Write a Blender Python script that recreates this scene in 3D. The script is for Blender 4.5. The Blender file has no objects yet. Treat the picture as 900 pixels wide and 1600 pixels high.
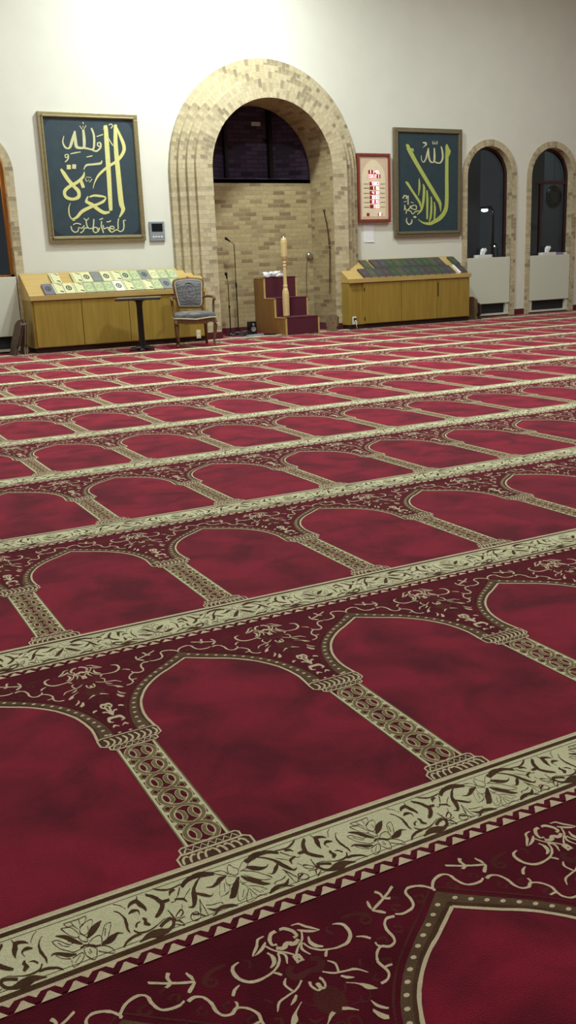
import bpy, bmesh, math, random
px=0.5514326766821878
CAM=[-0.539895, -1.387456, 1.032579, -0.472372, 0.257506, -0.041323, 1451.809047, 0.551433]
TRACE={
 'cream': '21,9649,44,9716 99,9635,136,9696 177,9537,227,9581 194,9433,242,9424 149,9437,148,9374|168,9365,203,9330 131,9308,137,9248 66,9312,34,9253 18,9386,-12,9324 -66,9363,-56,9305 -98,9325,-111,9261 -186,9362,-213,9300|244,9661,252,9685 352,9633,376,9672 424,9512,457,9551 583,9349,603,9355 448,9434,420,9383 337,9515,312,9477 293,9548,277,9528|310,9478,343,9465 238,9321,264,9297 123,9214,143,9182 17,9091,45,9071 -70,8905,-39,8892|-63,9048,-25,9063 -54,8911,-23,8944 64,8875,73,8897|214,9245,235,9222 121,9121,164,9131 192,8940,210,8953|349,9313,376,9310 299,9185,357,9206 340,9044,390,9096 455,8986,469,9006|213,9200,241,9220 258,9057,287,9086 377,8932,400,8968 556,8859,572,8898 736,8834,749,8890 878,8870,859,8930 1002,9015,940,9030 1028,9208,966,9179 968,9326,936,9285 844,9370,832,9347|461,8902,475,8879 394,8852,433,8818 369,8784,401,8772|1016,8916,1026,8932 1111,8842,1142,8882 1180,8753,1214,8788|352,8686,368,8702 413,8577,455,8597 374,8422,414,8422|166,8523,186,8551 308,8404,328,8438 465,8358,481,8394 641,8305,667,8343 761,8169,773,8181|367,8308,388,8334 435,8222,468,8268 536,8186,545,8200|368,8160,381,8178 525,8031,546,8056 579,7895,647,7966 711,7828,722,7841|502,7685,515,7692 516,7531,564,7569 636,7425,661,7451|49,7740,84,7797 136,7699,167,7740 253,7615,262,7626|62,8440,101,8466 84,8369,124,8381 61,8269,95,8255 46,8262,25,8217 7,8307,-31,8282 10,8379,-30,8368|1822,9041,1793,8982 1695,9067,1684,9008 1566,8978,1602,8953 1500,8806,1551,8817 1497,8612,1548,8619 1450,8520,1467,8478 1351,8503,1327,8449 1248,8565,1235,8510 1096,8472,1125,8441 995,8284,1043,8289 1014,8120,1062,8137 1006,8004,1048,7993 927,7926,935,7882 820,7917,811,7867|1190,8658,1225,8671 1189,8578,1223,8601 1234,8518,1264,8549|1030,8121,1044,8162 1084,8118,1099,8160 1168,8111,1183,8153|1841,9035,1859,9063 1941,8975,1962,9023 2134,8989,2139,9047 2257,9084,2215,9103 2309,9251,2254,9238 2322,9396,2273,9405 2394,9458,2409,9515 2570,9421,2603,9469 2697,9308,2733,9344 2756,9188,2790,9215|1572,9285,1570,9341 1798,9392,1794,9448 1990,9496,1983,9550 2206,9631,2197,9685|1834,9671,1880,9716 1882,9595,1932,9629 1886,9455,1932,9496 1980,9397,2016,9449|1608,9558,1634,9561 1561,9443,1625,9456 1569,9352,1596,9360|1563,9302,1579,9324 1645,9201,1688,9253 1723,9140,1750,9171|-74,6921,-26,6972 -53,6661,-6,6718 -10,6424,36,6485|-1,6967,-47,6957 1,7059,-9,7143 80,7055,114,7151 106,6963,155,6982 83,6939,66,6839 62,7005,20,6923|27,6466,1,6503 99,6641,90,6708 176,6642,190,6724|262,6861,275,6910 323,6824,350,6905 380,6776,399,6822|-19,6267,6,6378 113,6246,159,6364 140,6125,214,6127 95,6107,92,6047|36,5795,33,5835 112,5854,129,5946 175,5791,198,5847|423,7505,447,7545 455,7330,504,7436 550,7264,575,7329',
 'vinec': '2796,9207,2750,9196 2822,9341,2791,9362 2982,9446,2993,9497 3145,9414,3184,9461 3214,9266,3262,9301 3264,9100,3308,9140 3413,8999,3447,9047 3575,8982,3593,9032 3703,9038,3704,9083',
 'brown': '-191,8903,-170,8822 -286,8820,-212,8817 -254,8636,-195,8710 -104,8599,-80,8690 17,8609,49,8699 156,8551,176,8643 305,8646,240,8675 306,8835,235,8769 181,8913,131,8825|803,8498,840,8477 724,8375,760,8354|1026,9383,1041,9438 1175,9390,1198,9445 1325,9325,1361,9374 1418,9202,1465,9234 1403,9139,1414,9095 1314,9144,1277,9099 1313,9215,1285,9244 1364,9192,1386,9246|1258,8684,1281,8734 1377,8661,1417,8700 1355,8551,1400,8561|1060,8271,1087,8323 1183,8234,1224,8277 1181,8186,1197,8145 1087,8193,1072,8141|863,8106,871,8061 753,8040,795,8032 790,7938,833,7970|747,9377,767,9340 659,9280,704,9291 714,9144,756,9179|212,7977,197,8008 332,8071,307,8093 360,8167,325,8168|341,7738,358,7771 465,7689,467,7722 593,7806,568,7818 590,7900,558,7888|28,8040,64,8052 39,7874,68,7904 169,7855,182,7894|56,7564,77,7604 163,7523,198,7550 154,7385,188,7374 104,7373,80,7336 40,7474,2,7459 84,7580,49,7588|-449,7825,-420,7852 -382,7731,-365,7767 -232,7737,-225,7775|64,8211,93,8234 118,8099,144,8127 220,8020,242,8050|1112,9361,1121,9410 1270,9386,1293,9435 1426,9280,1463,9318 1441,9162,1478,9156 1366,9113,1349,9066 1298,9183,1257,9158 1324,9243,1319,9286 1362,9200,1393,9244|2345,9226,2369,9276 2481,9207,2518,9250 2485,9134,2517,9115 2407,9110,2382,9061 2375,9169,2333,9131|1962,9102,1923,9065 1896,9201,1852,9185 1943,9222,1962,9271 2029,9159,2062,9204|1646,8804,1677,8846 1742,8743,1784,8768 1703,8674,1698,8631 1631,8732,1600,8691|1995,9408,2027,9454 2089,9354,2130,9391 2056,9327,2087,9309|3194,9115,3191,9075 3100,9073,3071,9032 3049,9177,3007,9155 3093,9273,3055,9273|-3,7368,-15,7234 -104,7322,-116,7188',
 'scroll': '-1557,-364,-1540,-351 -1553,-434,-1519,-384 -1487,-524,-1442,-462 -1445,-656,-1377,-596 -1428,-757,-1348,-756 -1467,-836,-1415,-910 -1541,-926,-1511,-1011 -1609,-1003,-1594,-1055|-1369,-763,-1355,-667 -1247,-755,-1236,-684|-1928,-574,-1935,-559 -1861,-526,-1872,-454 -1774,-513,-1739,-409 -1755,-615,-1678,-542 -1705,-716,-1652,-684 -1687,-804,-1675,-801|-1705,-335,-1695,-338 -1755,-493,-1723,-504|-1962,-722,-1965,-698 -1893,-718,-1883,-629 -1810,-725,-1785,-696 -1819,-840,-1807,-841|-2164,-519,-2157,-507 -2106,-606,-2092,-590 -2074,-775,-2038,-759 -2093,-916,-2041,-921 -2112,-1058,-2076,-1056 -2089,-1172,-2078,-1168|-2119,-349,-2113,-335 -2029,-435,-2021,-423 -1974,-566,-1965,-556|-1801,-932,-1783,-914 -1799,-992,-1738,-976 -1826,-1099,-1756,-1050 -1743,-1173,-1719,-1134|-1948,-1106,-1973,-1073 -1909,-1032,-1921,-996 -1846,-993,-1848,-978|-2023,-1467,-2025,-1450 -1905,-1456,-1911,-1360 -1811,-1462,-1793,-1298 -1719,-1515,-1678,-1307 -1624,-1504,-1601,-1328 -1504,-1460,-1510,-1375 -1372,-1354,-1417,-1306 -1363,-1168,-1402,-1224 -1485,-1162,-1481,-1238 -1618,-1245,-1604,-1315|-2022,-1145,-2006,-1124 -1956,-1272,-1940,-1227 -1783,-1289,-1782,-1253 -1623,-1221,-1626,-1199 -1501,-1151,-1501,-1133 -1374,-1154,-1372,-1136|-2271,-1448,-2285,-1417 -2180,-1361,-2191,-1308 -2033,-1310,-2033,-1240 -1936,-1306,-1930,-1271|-932,-551,-954,-467 -798,-446,-805,-338 -649,-417,-628,-301 -499,-452,-464,-338 -329,-505,-295,-406|-1397,-303,-1388,-286 -1327,-395,-1309,-352 -1188,-477,-1177,-431 -1016,-466,-1012,-433 -918,-428,-918,-409|-1063,-684,-1078,-667 -966,-517,-982,-499|-1195,-621,-1208,-608 -1154,-570,-1169,-501 -1071,-540,-1069,-488|-1170,-774,-1157,-737 -1048,-843,-1018,-789 -1015,-935,-995,-918|-1013,-833,-1020,-819 -950,-752,-956,-738 -830,-635,-835,-619|-1242,-804,-1237,-785 -1171,-815,-1175,-798 -1067,-682,-1074,-669|-1104,-941,-1095,-946 -1146,-1047,-1137,-1052|-547,-405,-541,-427 -671,-495,-652,-540 -795,-641,-752,-683 -875,-813,-791,-853 -924,-957,-857,-1011 -963,-1064,-956,-1121 -1031,-1055,-1037,-1074|-797,-812,-774,-774 -714,-935,-673,-863 -593,-1014,-582,-977 -524,-946,-528,-934|-1045,-1233,-1034,-1245 -1105,-1332,-1090,-1333 -1080,-1434,-1070,-1415 -986,-1439,-988,-1420 -921,-1353,-936,-1353 -955,-1235,-966,-1253 -1038,-1229,-1041,-1250|-1048,-1285,-1032,-1245 -950,-1342,-934,-1303|-804,-1001,-795,-1007 -869,-1146,-859,-1151 -917,-1324,-906,-1318 -830,-1434,-831,-1420 -806,-1276,-817,-1278 -794,-1003,-805,-1006|-1369,-974,-1352,-964 -1354,-1097,-1333,-1088 -1352,-1290,-1323,-1280|-1331,-1289,-1345,-1281 -1284,-1163,-1292,-1151 -1171,-1081,-1168,-1038 -1167,-1132,-1146,-1145 -1234,-1212,-1232,-1229 -1301,-1211,-1303,-1226|-1366,-1357,-1359,-1341 -1244,-1464,-1244,-1435 -1262,-1312,-1284,-1335 -1324,-1254,-1332,-1266|-1338,-1294,-1338,-1276 -1163,-1255,-1163,-1237|-737,-395,-731,-318 -601,-371,-584,-279 -474,-406,-440,-318 -324,-494,-296,-435|-797,-972,-780,-983 -820,-1026,-802,-1036|-807,-1034,-798,-1038 -876,-1224,-867,-1228 -924,-1368,-915,-1361 -820,-1419,-826,-1411 -803,-1196,-814,-1199 -797,-1035,-808,-1037|-757,-1173,-750,-1156 -674,-1222,-669,-1205 -514,-1234,-507,-1217 -504,-1294,-491,-1285|-777,-1257,-770,-1245 -670,-1408,-642,-1330 -534,-1393,-514,-1306 -397,-1440,-366,-1362 -299,-1458,-293,-1445|-761,-1476,-760,-1459 -701,-1472,-706,-1435 -630,-1420,-645,-1373',
 'flower': '241,-614,267,-567 323,-720,380,-614 446,-800,486,-708 572,-782,576,-744 641,-715,638,-702|63,-776,83,-753 113,-953,181,-866 220,-1095,293,-996 307,-1198,355,-1124 425,-1228,433,-1211|25,-750,43,-777 -88,-854,-36,-929 -207,-989,-131,-1088 -282,-1115,-238,-1230 -348,-1201,-347,-1223|-144,-622,-147,-648 -273,-600,-271,-721 -385,-695,-377,-781 -481,-759,-489,-803 -569,-729,-575,-744|-83,-591,-93,-588 -35,-437,-44,-431 23,-369,29,-353 58,-482,68,-471 106,-564,118,-559 57,-671,61,-683 -9,-681,-16,-696 -83,-583,-92,-596|132,-577,127,-567 234,-453,231,-440 356,-378,362,-362 350,-479,360,-485 246,-598,248,-612 121,-632,119,-648|-296,-420,-291,-404 -172,-457,-164,-443 -102,-585,-91,-583 -183,-582,-189,-597 -300,-454,-308,-468|-200,-706,-190,-707 -233,-832,-222,-825 -175,-904,-171,-889 -65,-860,-69,-848 -1,-742,-12,-751 -121,-640,-129,-654|-249,-671,-243,-681 -346,-793,-338,-799 -460,-1077,-449,-1072 -339,-1082,-339,-1068 -236,-1001,-243,-992 -201,-877,-212,-876|-267,-806,-257,-811 -344,-1004,-335,-1008|-45,-936,-37,-943 -148,-1120,-139,-1125 -242,-1339,-231,-1336 -150,-1362,-151,-1349 7,-1214,0,-1206 57,-1062,46,-1067 -3,-954,-12,-965|-33,-1117,-26,-1125 -143,-1291,-135,-1299|65,-1082,72,-1068 199,-1162,207,-1148 309,-1328,320,-1322 213,-1300,222,-1305 246,-1452,251,-1462 134,-1381,131,-1396 -13,-1462,-15,-1477 -120,-1435,-131,-1438 8,-1213,0,-1206|54,-1143,65,-1136 87,-1385,98,-1378|32,-1230,43,-1230 -4,-1395,6,-1395|158,-654,165,-639 306,-760,314,-746 415,-898,425,-886 528,-1088,540,-1084 416,-1078,410,-1093 288,-984,279,-997 136,-750,127,-763|9,-868,20,-865 4,-940,14,-929 69,-986,73,-970 123,-933,112,-936 83,-863,74,-875|106,-1173,114,-1165 187,-1359,195,-1351|-3164,-623,-3159,-609 -3057,-762,-3016,-676 -2973,-907,-2919,-817 -2843,-1039,-2824,-1006|-2719,-945,-2730,-919 -2593,-879,-2640,-750 -2495,-782,-2532,-661 -2405,-647,-2410,-627|-2568,-1198,-2568,-1177 -2458,-1241,-2467,-1110 -2342,-1185,-2362,-1058 -2262,-1092,-2258,-1048 -2187,-1126,-2183,-1114|-3335,-1052,-3339,-1038 -3294,-1035,-3293,-992 -3223,-1081,-3203,-1018 -3110,-1203,-3084,-1111 -2977,-1216,-2971,-1185|-2788,-717,-2798,-705 -2714,-580,-2719,-562 -2536,-530,-2527,-515 -2614,-720,-2605,-733 -2736,-832,-2737,-851 -2789,-710,-2800,-722|-2970,-401,-2969,-381 -2859,-410,-2858,-389 -2728,-417,-2727,-397 -2608,-407,-2596,-396 -2680,-556,-2673,-571 -2767,-601,-2764,-620|-3043,-498,-3040,-478 -2901,-551,-2893,-534 -2826,-744,-2814,-738 -2846,-827,-2847,-846 -2945,-733,-2954,-747 -3038,-491,-3049,-502|-2974,-394,-2964,-387 -2945,-507,-2939,-493 -2857,-529,-2851,-514 -2799,-654,-2790,-643|-2866,-411,-2856,-404 -2843,-534,-2832,-528|-2733,-407,-2722,-407 -2746,-556,-2735,-557|-3250,-738,-3249,-719 -3156,-749,-3149,-733 -3024,-945,-3017,-928 -2946,-932,-2941,-914 -2805,-1071,-2795,-1061 -2871,-1109,-2869,-1127 -3000,-1127,-3003,-1145 -3054,-1067,-3061,-1082 -3165,-945,-3174,-957 -3241,-734,-3252,-744|-3170,-799,-3161,-786 -3110,-923,-3102,-908 -3034,-983,-3028,-966|-2811,-765,-2801,-752 -2739,-901,-2728,-893 -2745,-1001,-2743,-1020 -2828,-928,-2838,-940 -2832,-805,-2844,-807|-2743,-1076,-2748,-1060 -2644,-988,-2647,-970 -2532,-972,-2525,-955 -2533,-1081,-2522,-1087 -2596,-1177,-2595,-1195 -2724,-1120,-2728,-1138|-2498,-1008,-2508,-997 -2397,-796,-2404,-781 -2295,-760,-2284,-747 -2349,-909,-2339,-919 -2463,-1111,-2456,-1125 -2546,-1133,-2545,-1151|-2406,-846,-2394,-855 -2469,-1022,-2457,-1030|-2636,-1201,-2632,-1183 -2540,-1243,-2533,-1227 -2451,-1366,-2440,-1356 -2445,-1474,-2442,-1491 -2548,-1397,-2555,-1413 -2648,-1304,-2655,-1320|-2837,-1141,-2837,-1122 -2747,-1136,-2742,-1119 -2670,-1236,-2659,-1229 -2698,-1355,-2688,-1364 -2759,-1458,-2763,-1475 -2843,-1299,-2855,-1306 -2831,-1132,-2843,-1131|-2768,-1192,-2756,-1188 -2759,-1298,-2747,-1294|-2800,-1246,-2791,-1239 -2783,-1313,-2774,-1306|-3053,-1271,-3055,-1253 -2897,-1221,-2895,-1203 -2887,-1301,-2877,-1310 -2975,-1413,-2970,-1429 -3085,-1448,-3092,-1463 -3072,-1304,-3083,-1303|-3039,-1386,-3044,-1376 -2923,-1257,-2928,-1247|-2882,-1127,-2886,-1081 -2805,-1102,-2802,-1054 -2730,-1139,-2715,-1095 -2637,-1223,-2619,-1181|-2648,-645,-2638,-646 -2662,-760,-2652,-761|-3274,-1070,-3267,-1058 -3196,-1187,-3190,-1174 -3075,-1272,-3070,-1258',
 'P1': '3788,3029,3779,3035 3798,3074,3848,3086 3786,2821,3854,2827 3779,2437,3845,2441 3770,1973,3825,1976 3795,1939,3810,1943|3946,3034,3935,3038 3948,3091,3994,3097 3920,2824,3982,2829 3919,2437,3990,2444 3925,2044,4000,2053 3954,1943,4012,1936 3909,1839,3926,1831|3976,3062,3995,3070 4009,2946,4047,2960 4045,2824,4096,2834 4035,2741,4080,2724 3942,2629,3969,2601 3789,2540,3810,2512 3651,2429,3675,2409 3583,2315,3597,2310 3559,2236,3565,2234|3875,3085,3869,3097 3903,3100,3907,3114 3920,3083,3936,3084 3894,3054,3906,3046|3825,2954,3840,2961 3857,2888,3871,2895 3903,2812,3917,2820|3682,2928,3679,2941 3779,2959,3775,2972|3501,2109,3496,2129 3563,2124,3563,2152 3642,2116,3651,2148 3725,2107,3742,2118 3687,2073,3711,2046 3609,2037,3621,2005 3521,2012,3536,1973 3363,1944,3388,1906 3274,1857,3295,1828 3207,1825,3212,1808|3470,2132,3487,2126 3426,2051,3469,2070 3514,1993,3546,2031 3602,1923,3634,1962 3692,1878,3706,1924 3780,1899,3778,1924|3217,1820,3203,1813 3190,1881,3172,1877 3192,1975,3177,1976 3216,2036,3211,2038|3110,2488,3133,2502 3137,2421,3183,2448 3190,2334,3234,2365 3266,2248,3305,2279 3319,2187,3370,2206 3317,2135,3356,2104 3249,2110,3246,2071 3176,2135,3141,2105 3168,2189,3124,2204 3236,2245,3212,2282 3354,2304,3331,2338 3447,2385,3417,2404 3461,2459,3452,2461|3365,2352,3409,2367 3401,2237,3446,2252|3206,2491,3212,2550 3263,2491,3269,2550|3282,2501,3293,2560 3337,2498,3348,2557|3241,2669,3247,2655 3210,2654,3202,2639 3207,2676,3195,2685 3235,2679,3249,2690 3233,2637,3249,2631 3186,2591,3197,2581|3456,2488,3447,2493 3500,2536,3488,2560 3604,2549,3603,2576 3711,2563,3699,2591 3735,2613,3725,2618|3206,2934,3215,2932 3177,2847,3196,2850 3210,2769,3228,2788 3288,2770,3264,2789 3347,2884,3309,2894 3384,3000,3363,3005|3355,2991,3382,2994 3348,2887,3389,2893 3355,2785,3396,2807 3425,2761,3432,2796 3497,2782,3464,2796 3516,2894,3474,2892 3509,3026,3478,3022|3465,2768,3475,2798 3537,2759,3544,2783 3613,2751,3599,2775 3647,2819,3617,2821 3656,2955,3626,2950 3624,3050,3602,3042|3597,2743,3605,2763 3665,2729,3659,2752 3737,2789,3713,2798 3735,2857,3714,2844 3682,2855,3696,2844 3677,2806,3693,2817 3723,2794,3729,2812|3446,3067,3456,3073 3474,3028,3475,3038 3498,3066,3499,3076 3509,3029,3508,3039 3544,3076,3535,3080|3493,3120,3505,3123 3499,3094,3510,3097|3279,2692,3277,2702 3341,2702,3339,2719 3430,2720,3429,2731|3506,2653,3504,2664 3595,2668,3593,2685|3455,2371,3466,2376 3474,2327,3481,2336 3507,2346,3510,2356 3519,2317,3517,2327 3564,2361,3556,2368|3472,2385,3474,2393 3544,2379,3546,2388|4011,1798,4011,1782 3970,1789,3986,1784 3967,1711,3985,1710 3949,1660,3963,1650 3912,1644,3909,1627 3859,1671,3859,1654 3790,1638,3792,1622 3754,1652,3746,1637|3897,1822,3914,1820 3880,1752,3897,1751 3877,1672,3895,1672|3758,1642,3741,1647 3779,1704,3767,1716 3813,1697,3826,1709 3814,1681,3820,1666 3773,1692,3768,1676 3723,1703,3722,1686 3677,1687,3667,1673 3671,1733,3653,1729|3719,1767,3719,1781 3764,1770,3760,1784 3789,1787,3780,1799|3637,1786,3654,1784 3626,1715,3644,1717 3645,1644,3663,1649 3649,1619,3667,1622|3597,1699,3614,1694 3578,1653,3590,1642 3538,1637,3534,1621 3516,1660,3498,1658 3535,1695,3529,1709 3566,1682,3580,1693 3561,1658,3579,1658|3524,1817,3541,1816 3512,1739,3529,1736 3495,1696,3503,1682 3443,1702,3431,1689 3426,1761,3409,1757 3426,1818,3409,1817|3437,1704,3437,1688 3380,1698,3388,1684 3353,1657,3365,1646 3311,1634,3319,1620|3382,1736,3393,1724 3340,1699,3345,1684 3297,1708,3306,1695 3277,1659,3288,1648 3236,1648,3231,1633 3203,1678,3188,1670 3199,1725,3181,1722|3225,1736,3221,1749 3276,1754,3277,1768 3334,1737,3340,1751|3218,1795,3218,1807 3260,1798,3260,1810|3382,1823,3391,1833 3426,1792,3426,1804 3465,1829,3456,1837|3668,1832,3673,1816 3613,1813,3618,1798|3777,1651,3765,1638 3737,1681,3725,1668',
 'P2': '8980,2921,8978,2928 8991,2917,9030,2942 9016,2838,9090,2869 9160,2636,9227,2666 9351,2385,9415,2415 9564,2108,9629,2137 9656,1992,9714,2010 9681,1923,9716,1926 9700,1855,9709,1856|9053,2857,9053,2865 9109,2847,9129,2877 9138,2824,9145,2827|9822,2960,9836,2961 9802,2916,9864,2922 9802,2844,9888,2846 9799,2726,9868,2725 9796,2425,9866,2425 9795,2047,9871,2044 9766,1889,9842,1866 9664,1780,9726,1732 9539,1715,9575,1662 9457,1684,9461,1635 9330,1694,9316,1669 9229,1742,9223,1736|9862,2888,9874,2893 9884,2845,9912,2847 9874,2772,9884,2770|8967,2341,8981,2352 8991,2306,9031,2329 9077,2204,9114,2223 9189,2069,9229,2088 9242,1997,9283,2009 9280,1919,9290,1921|9242,2399,9256,2400 9238,2273,9278,2273 9233,2124,9243,2123|9323,2309,9336,2312 9332,2243,9376,2244 9316,2050,9363,2046 9287,1925,9329,1915 9250,1868,9281,1851 9204,1813,9211,1808|9402,2210,9425,2211 9399,2048,9443,2048 9401,1737,9432,1736|9491,2105,9515,2105 9486,1927,9527,1925 9470,1769,9507,1763 9449,1692,9462,1688|9557,2019,9577,2020 9562,1895,9600,1895 9553,1725,9581,1723|9293,2769,9303,2770 9297,2694,9310,2698 9349,2654,9342,2671 9406,2716,9381,2723 9441,2821,9412,2826 9454,2889,9437,2891|9437,2882,9454,2883 9440,2733,9474,2738 9489,2656,9509,2674 9570,2664,9544,2676 9591,2751,9554,2752 9579,2893,9555,2892|9561,2669,9572,2686 9633,2641,9637,2662 9714,2656,9692,2672 9761,2738,9727,2741 9747,2860,9716,2856 9716,2922,9700,2918|9527,2998,9541,3000 9537,2951,9547,2959 9582,2963,9571,2969 9580,2993,9580,3004 9575,2963,9586,2969 9623,2953,9614,2960 9635,3000,9622,3002|9325,2968,9330,2983 9373,2952,9396,2981 9385,2946,9414,2940 9360,2922,9371,2913 9329,2894,9333,2890|8925,2074,8904,2086 8958,2115,8947,2134 8984,2105,9008,2113 8968,2075,8993,2069|9013,2124,9033,2124 9011,1975,9031,1975|8941,1974,8961,1976 8955,1912,8973,1918 9000,1877,8996,1893 9071,1923,9059,1936 9134,1959,9130,1974 9180,1947,9198,1955 9175,1906,9184,1891 9099,1921,9088,1907 9064,1964,9047,1955|8988,1830,8969,1835 9002,1878,8993,1892 9068,1863,9079,1876 9111,1816,9113,1832 9174,1854,9165,1868 9240,1868,9234,1883|8935,2015,8931,2025 8992,2030,8988,2040|9073,2014,9077,2024 9130,1999,9134,2009|8944,1931,8957,1929 8934,1886,8947,1885|8988,1765,8998,1764 8975,1702,8998,1707 9030,1645,9038,1666 9099,1675,9076,1686 9107,1740,9097,1741|9126,1772,9128,1785 9156,1758,9163,1792 9190,1763,9193,1776',
}
from mathutils import Vector, Matrix
from mathutils.geometry import tessellate_polygon
random.seed(7)
sc = bpy.context.scene
COL = sc.collection
PI = math.pi
YW = 12.4            # plane of the front wall
# ------------------------------------------------------------------ materials
def srgb(r, g, b):
    return tuple(((c/255)/12.92 if c/255 <= .04045 else ((c/255+.055)/1.055)**2.4) for c in (r, g, b)) + (1,)
def mat(name, col, rough=.6, metal=0, var=.12, scale=30, bump=0, bscale=200, sheen=0, spec=.5, emit=0, coords='Object', coat=0):
    m = bpy.data.materials.new(name); m.use_nodes = True
    nt = m.node_tree; N = nt.nodes; L = nt.links
    b = N['Principled BSDF']
    b.inputs['Roughness'].default_value = rough; b.inputs['Metallic'].default_value = metal
    b.inputs['Specular IOR Level'].default_value = spec
    b.inputs['Coat Weight'].default_value = coat
    if sheen:
        b.inputs['Sheen Weight'].default_value = sheen; b.inputs['Sheen Roughness'].default_value = .45
        b.inputs['Sheen Tint'].default_value = (1, .55, .6, 1)
    tc = N.new('ShaderNodeTexCoord'); nz = N.new('ShaderNodeTexNoise')
    nz.inputs['Scale'].default_value = scale; nz.inputs['Detail'].default_value = 4
    L.new(tc.outputs[coords], nz.inputs['Vector'])
    rp = N.new('ShaderNodeMapRange'); rp.inputs[1].default_value = .3; rp.inputs[2].default_value = .7
    rp.inputs[3].default_value = 1-var; rp.inputs[4].default_value = 1+var
    L.new(nz.outputs['Fac'], rp.inputs[0])
    mx = N.new('ShaderNodeVectorMath'); mx.operation = 'SCALE'; mx.inputs[0].default_value = col[:3]
    L.new(rp.outputs[0], mx.inputs['Scale']); L.new(mx.outputs[0], b.inputs['Base Color'])
    if emit:
        b.inputs['Emission Color'].default_value = col; b.inputs['Emission Strength'].default_value = emit
    if bump:
        n2 = N.new('ShaderNodeTexNoise'); n2.inputs['Scale'].default_value = bscale; n2.inputs['Detail'].default_value = 3
        L.new(tc.outputs[coords], n2.inputs['Vector'])
        bp = N.new('ShaderNodeBump'); bp.inputs['Strength'].default_value = bump; bp.inputs['Distance'].default_value = .004
        L.new(n2.outputs['Fac'], bp.inputs['Height']); L.new(bp.outputs[0], b.inputs['Normal'])
    return m
def wood(name, c1, c2, rough=.45, scale=6, axis=2, coat=0):
    m = bpy.data.materials.new(name); m.use_nodes = True
    nt = m.node_tree; N = nt.nodes; L = nt.links; b = N['Principled BSDF']
    b.inputs['Roughness'].default_value = rough; b.inputs['Coat Weight'].default_value = coat
    tc = N.new('ShaderNodeTexCoord'); mp = N.new('ShaderNodeMapping')
    s = [scale*6]*3; s[axis] = scale*.5; mp.inputs['Scale'].default_value = s
    L.new(tc.outputs['Object'], mp.inputs[0])
    nz = N.new('ShaderNodeTexNoise'); nz.inputs['Scale'].default_value = 1; nz.inputs['Detail'].default_value = 6; nz.inputs['Distortion'].default_value = .6
    L.new(mp.outputs[0], nz.inputs['Vector'])
    cr = N.new('ShaderNodeValToRGB'); cr.color_ramp.elements[0].position = .3; cr.color_ramp.elements[1].position = .7
    cr.color_ramp.elements[0].color = c1; cr.color_ramp.elements[1].color = c2
    L.new(nz.outputs['Fac'], cr.inputs[0]); L.new(cr.outputs[0], b.inputs['Base Color'])
    return m
def brick(name, c1, c2, mortar, w=.2, h=.068, ms=.006, dark=(.3,.24,.18,1), uv=True, bump=.5, offset=.5):
    m = bpy.data.materials.new(name); m.use_nodes = True
    nt = m.node_tree; N = nt.nodes; L = nt.links; b = N['Principled BSDF']; b.inputs['Roughness'].default_value = .85
    tc = N.new('ShaderNodeTexCoord'); br = N.new('ShaderNodeTexBrick')
    src = tc.outputs['UV']
    br.inputs['Scale'].default_value = 1; br.inputs['Brick Width'].default_value = w; br.inputs['Row Height'].default_value = h
    br.inputs['Mortar Size'].default_value = ms; br.inputs['Mortar Smooth'].default_value = .3; br.inputs['Bias'].default_value = -.1
    br.offset = offset
    br.inputs['Color1'].default_value = c1; br.inputs['Color2'].default_value = c2; br.inputs['Mortar'].default_value = mortar
    L.new(src, br.inputs['Vector'])
    # a second lookup with another bias picks out the odd dark brick
    b2 = N.new('ShaderNodeTexBrick'); b2.offset = offset
    for k, v in (('Scale',1),('Brick Width',w),('Row Height',h),('Mortar Size',ms),('Bias',-.25)): b2.inputs[k].default_value = v
    b2.inputs['Color1'].default_value = (0,0,0,1); b2.inputs['Color2'].default_value = (1,1,1,1); b2.inputs['Mortar'].default_value = (0,0,0,1)
    L.new(src, b2.inputs['Vector'])
    cr = N.new('ShaderNodeValToRGB'); cr.color_ramp.elements[0].position = .42; cr.color_ramp.elements[1].position = .75; cr.color_ramp.elements[1].color = (.75,.75,.75,1)
    L.new(b2.outputs['Color'], cr.inputs[0])
    mx = N.new('ShaderNodeMix'); mx.data_type = 'RGBA'
    L.new(cr.outputs[0], mx.inputs['Factor']); L.new(br.outputs['Color'], mx.inputs['A']); mx.inputs['B'].default_value = dark
    nz = N.new('ShaderNodeTexNoise'); nz.inputs['Scale'].default_value = 25; L.new(tc.outputs['Object'], nz.inputs['Vector'])
    rp = N.new('ShaderNodeMapRange'); rp.inputs[3].default_value = .78; rp.inputs[4].default_value = 1.2; L.new(nz.outputs['Fac'], rp.inputs[0])
    sm = N.new('ShaderNodeVectorMath'); sm.operation = 'SCALE'; L.new(mx.outputs['Result'], sm.inputs[0]); L.new(rp.outputs[0], sm.inputs['Scale'])
    L.new(sm.outputs[0], b.inputs['Base Color'])
    bp = N.new('ShaderNodeBump'); bp.inputs['Strength'].default_value = bump; bp.inputs['Distance'].default_value = .006; bp.invert = True
    L.new(br.outputs['Fac'], bp.inputs['Height']); L.new(bp.outputs[0], b.inputs['Normal'])
    return m
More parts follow.
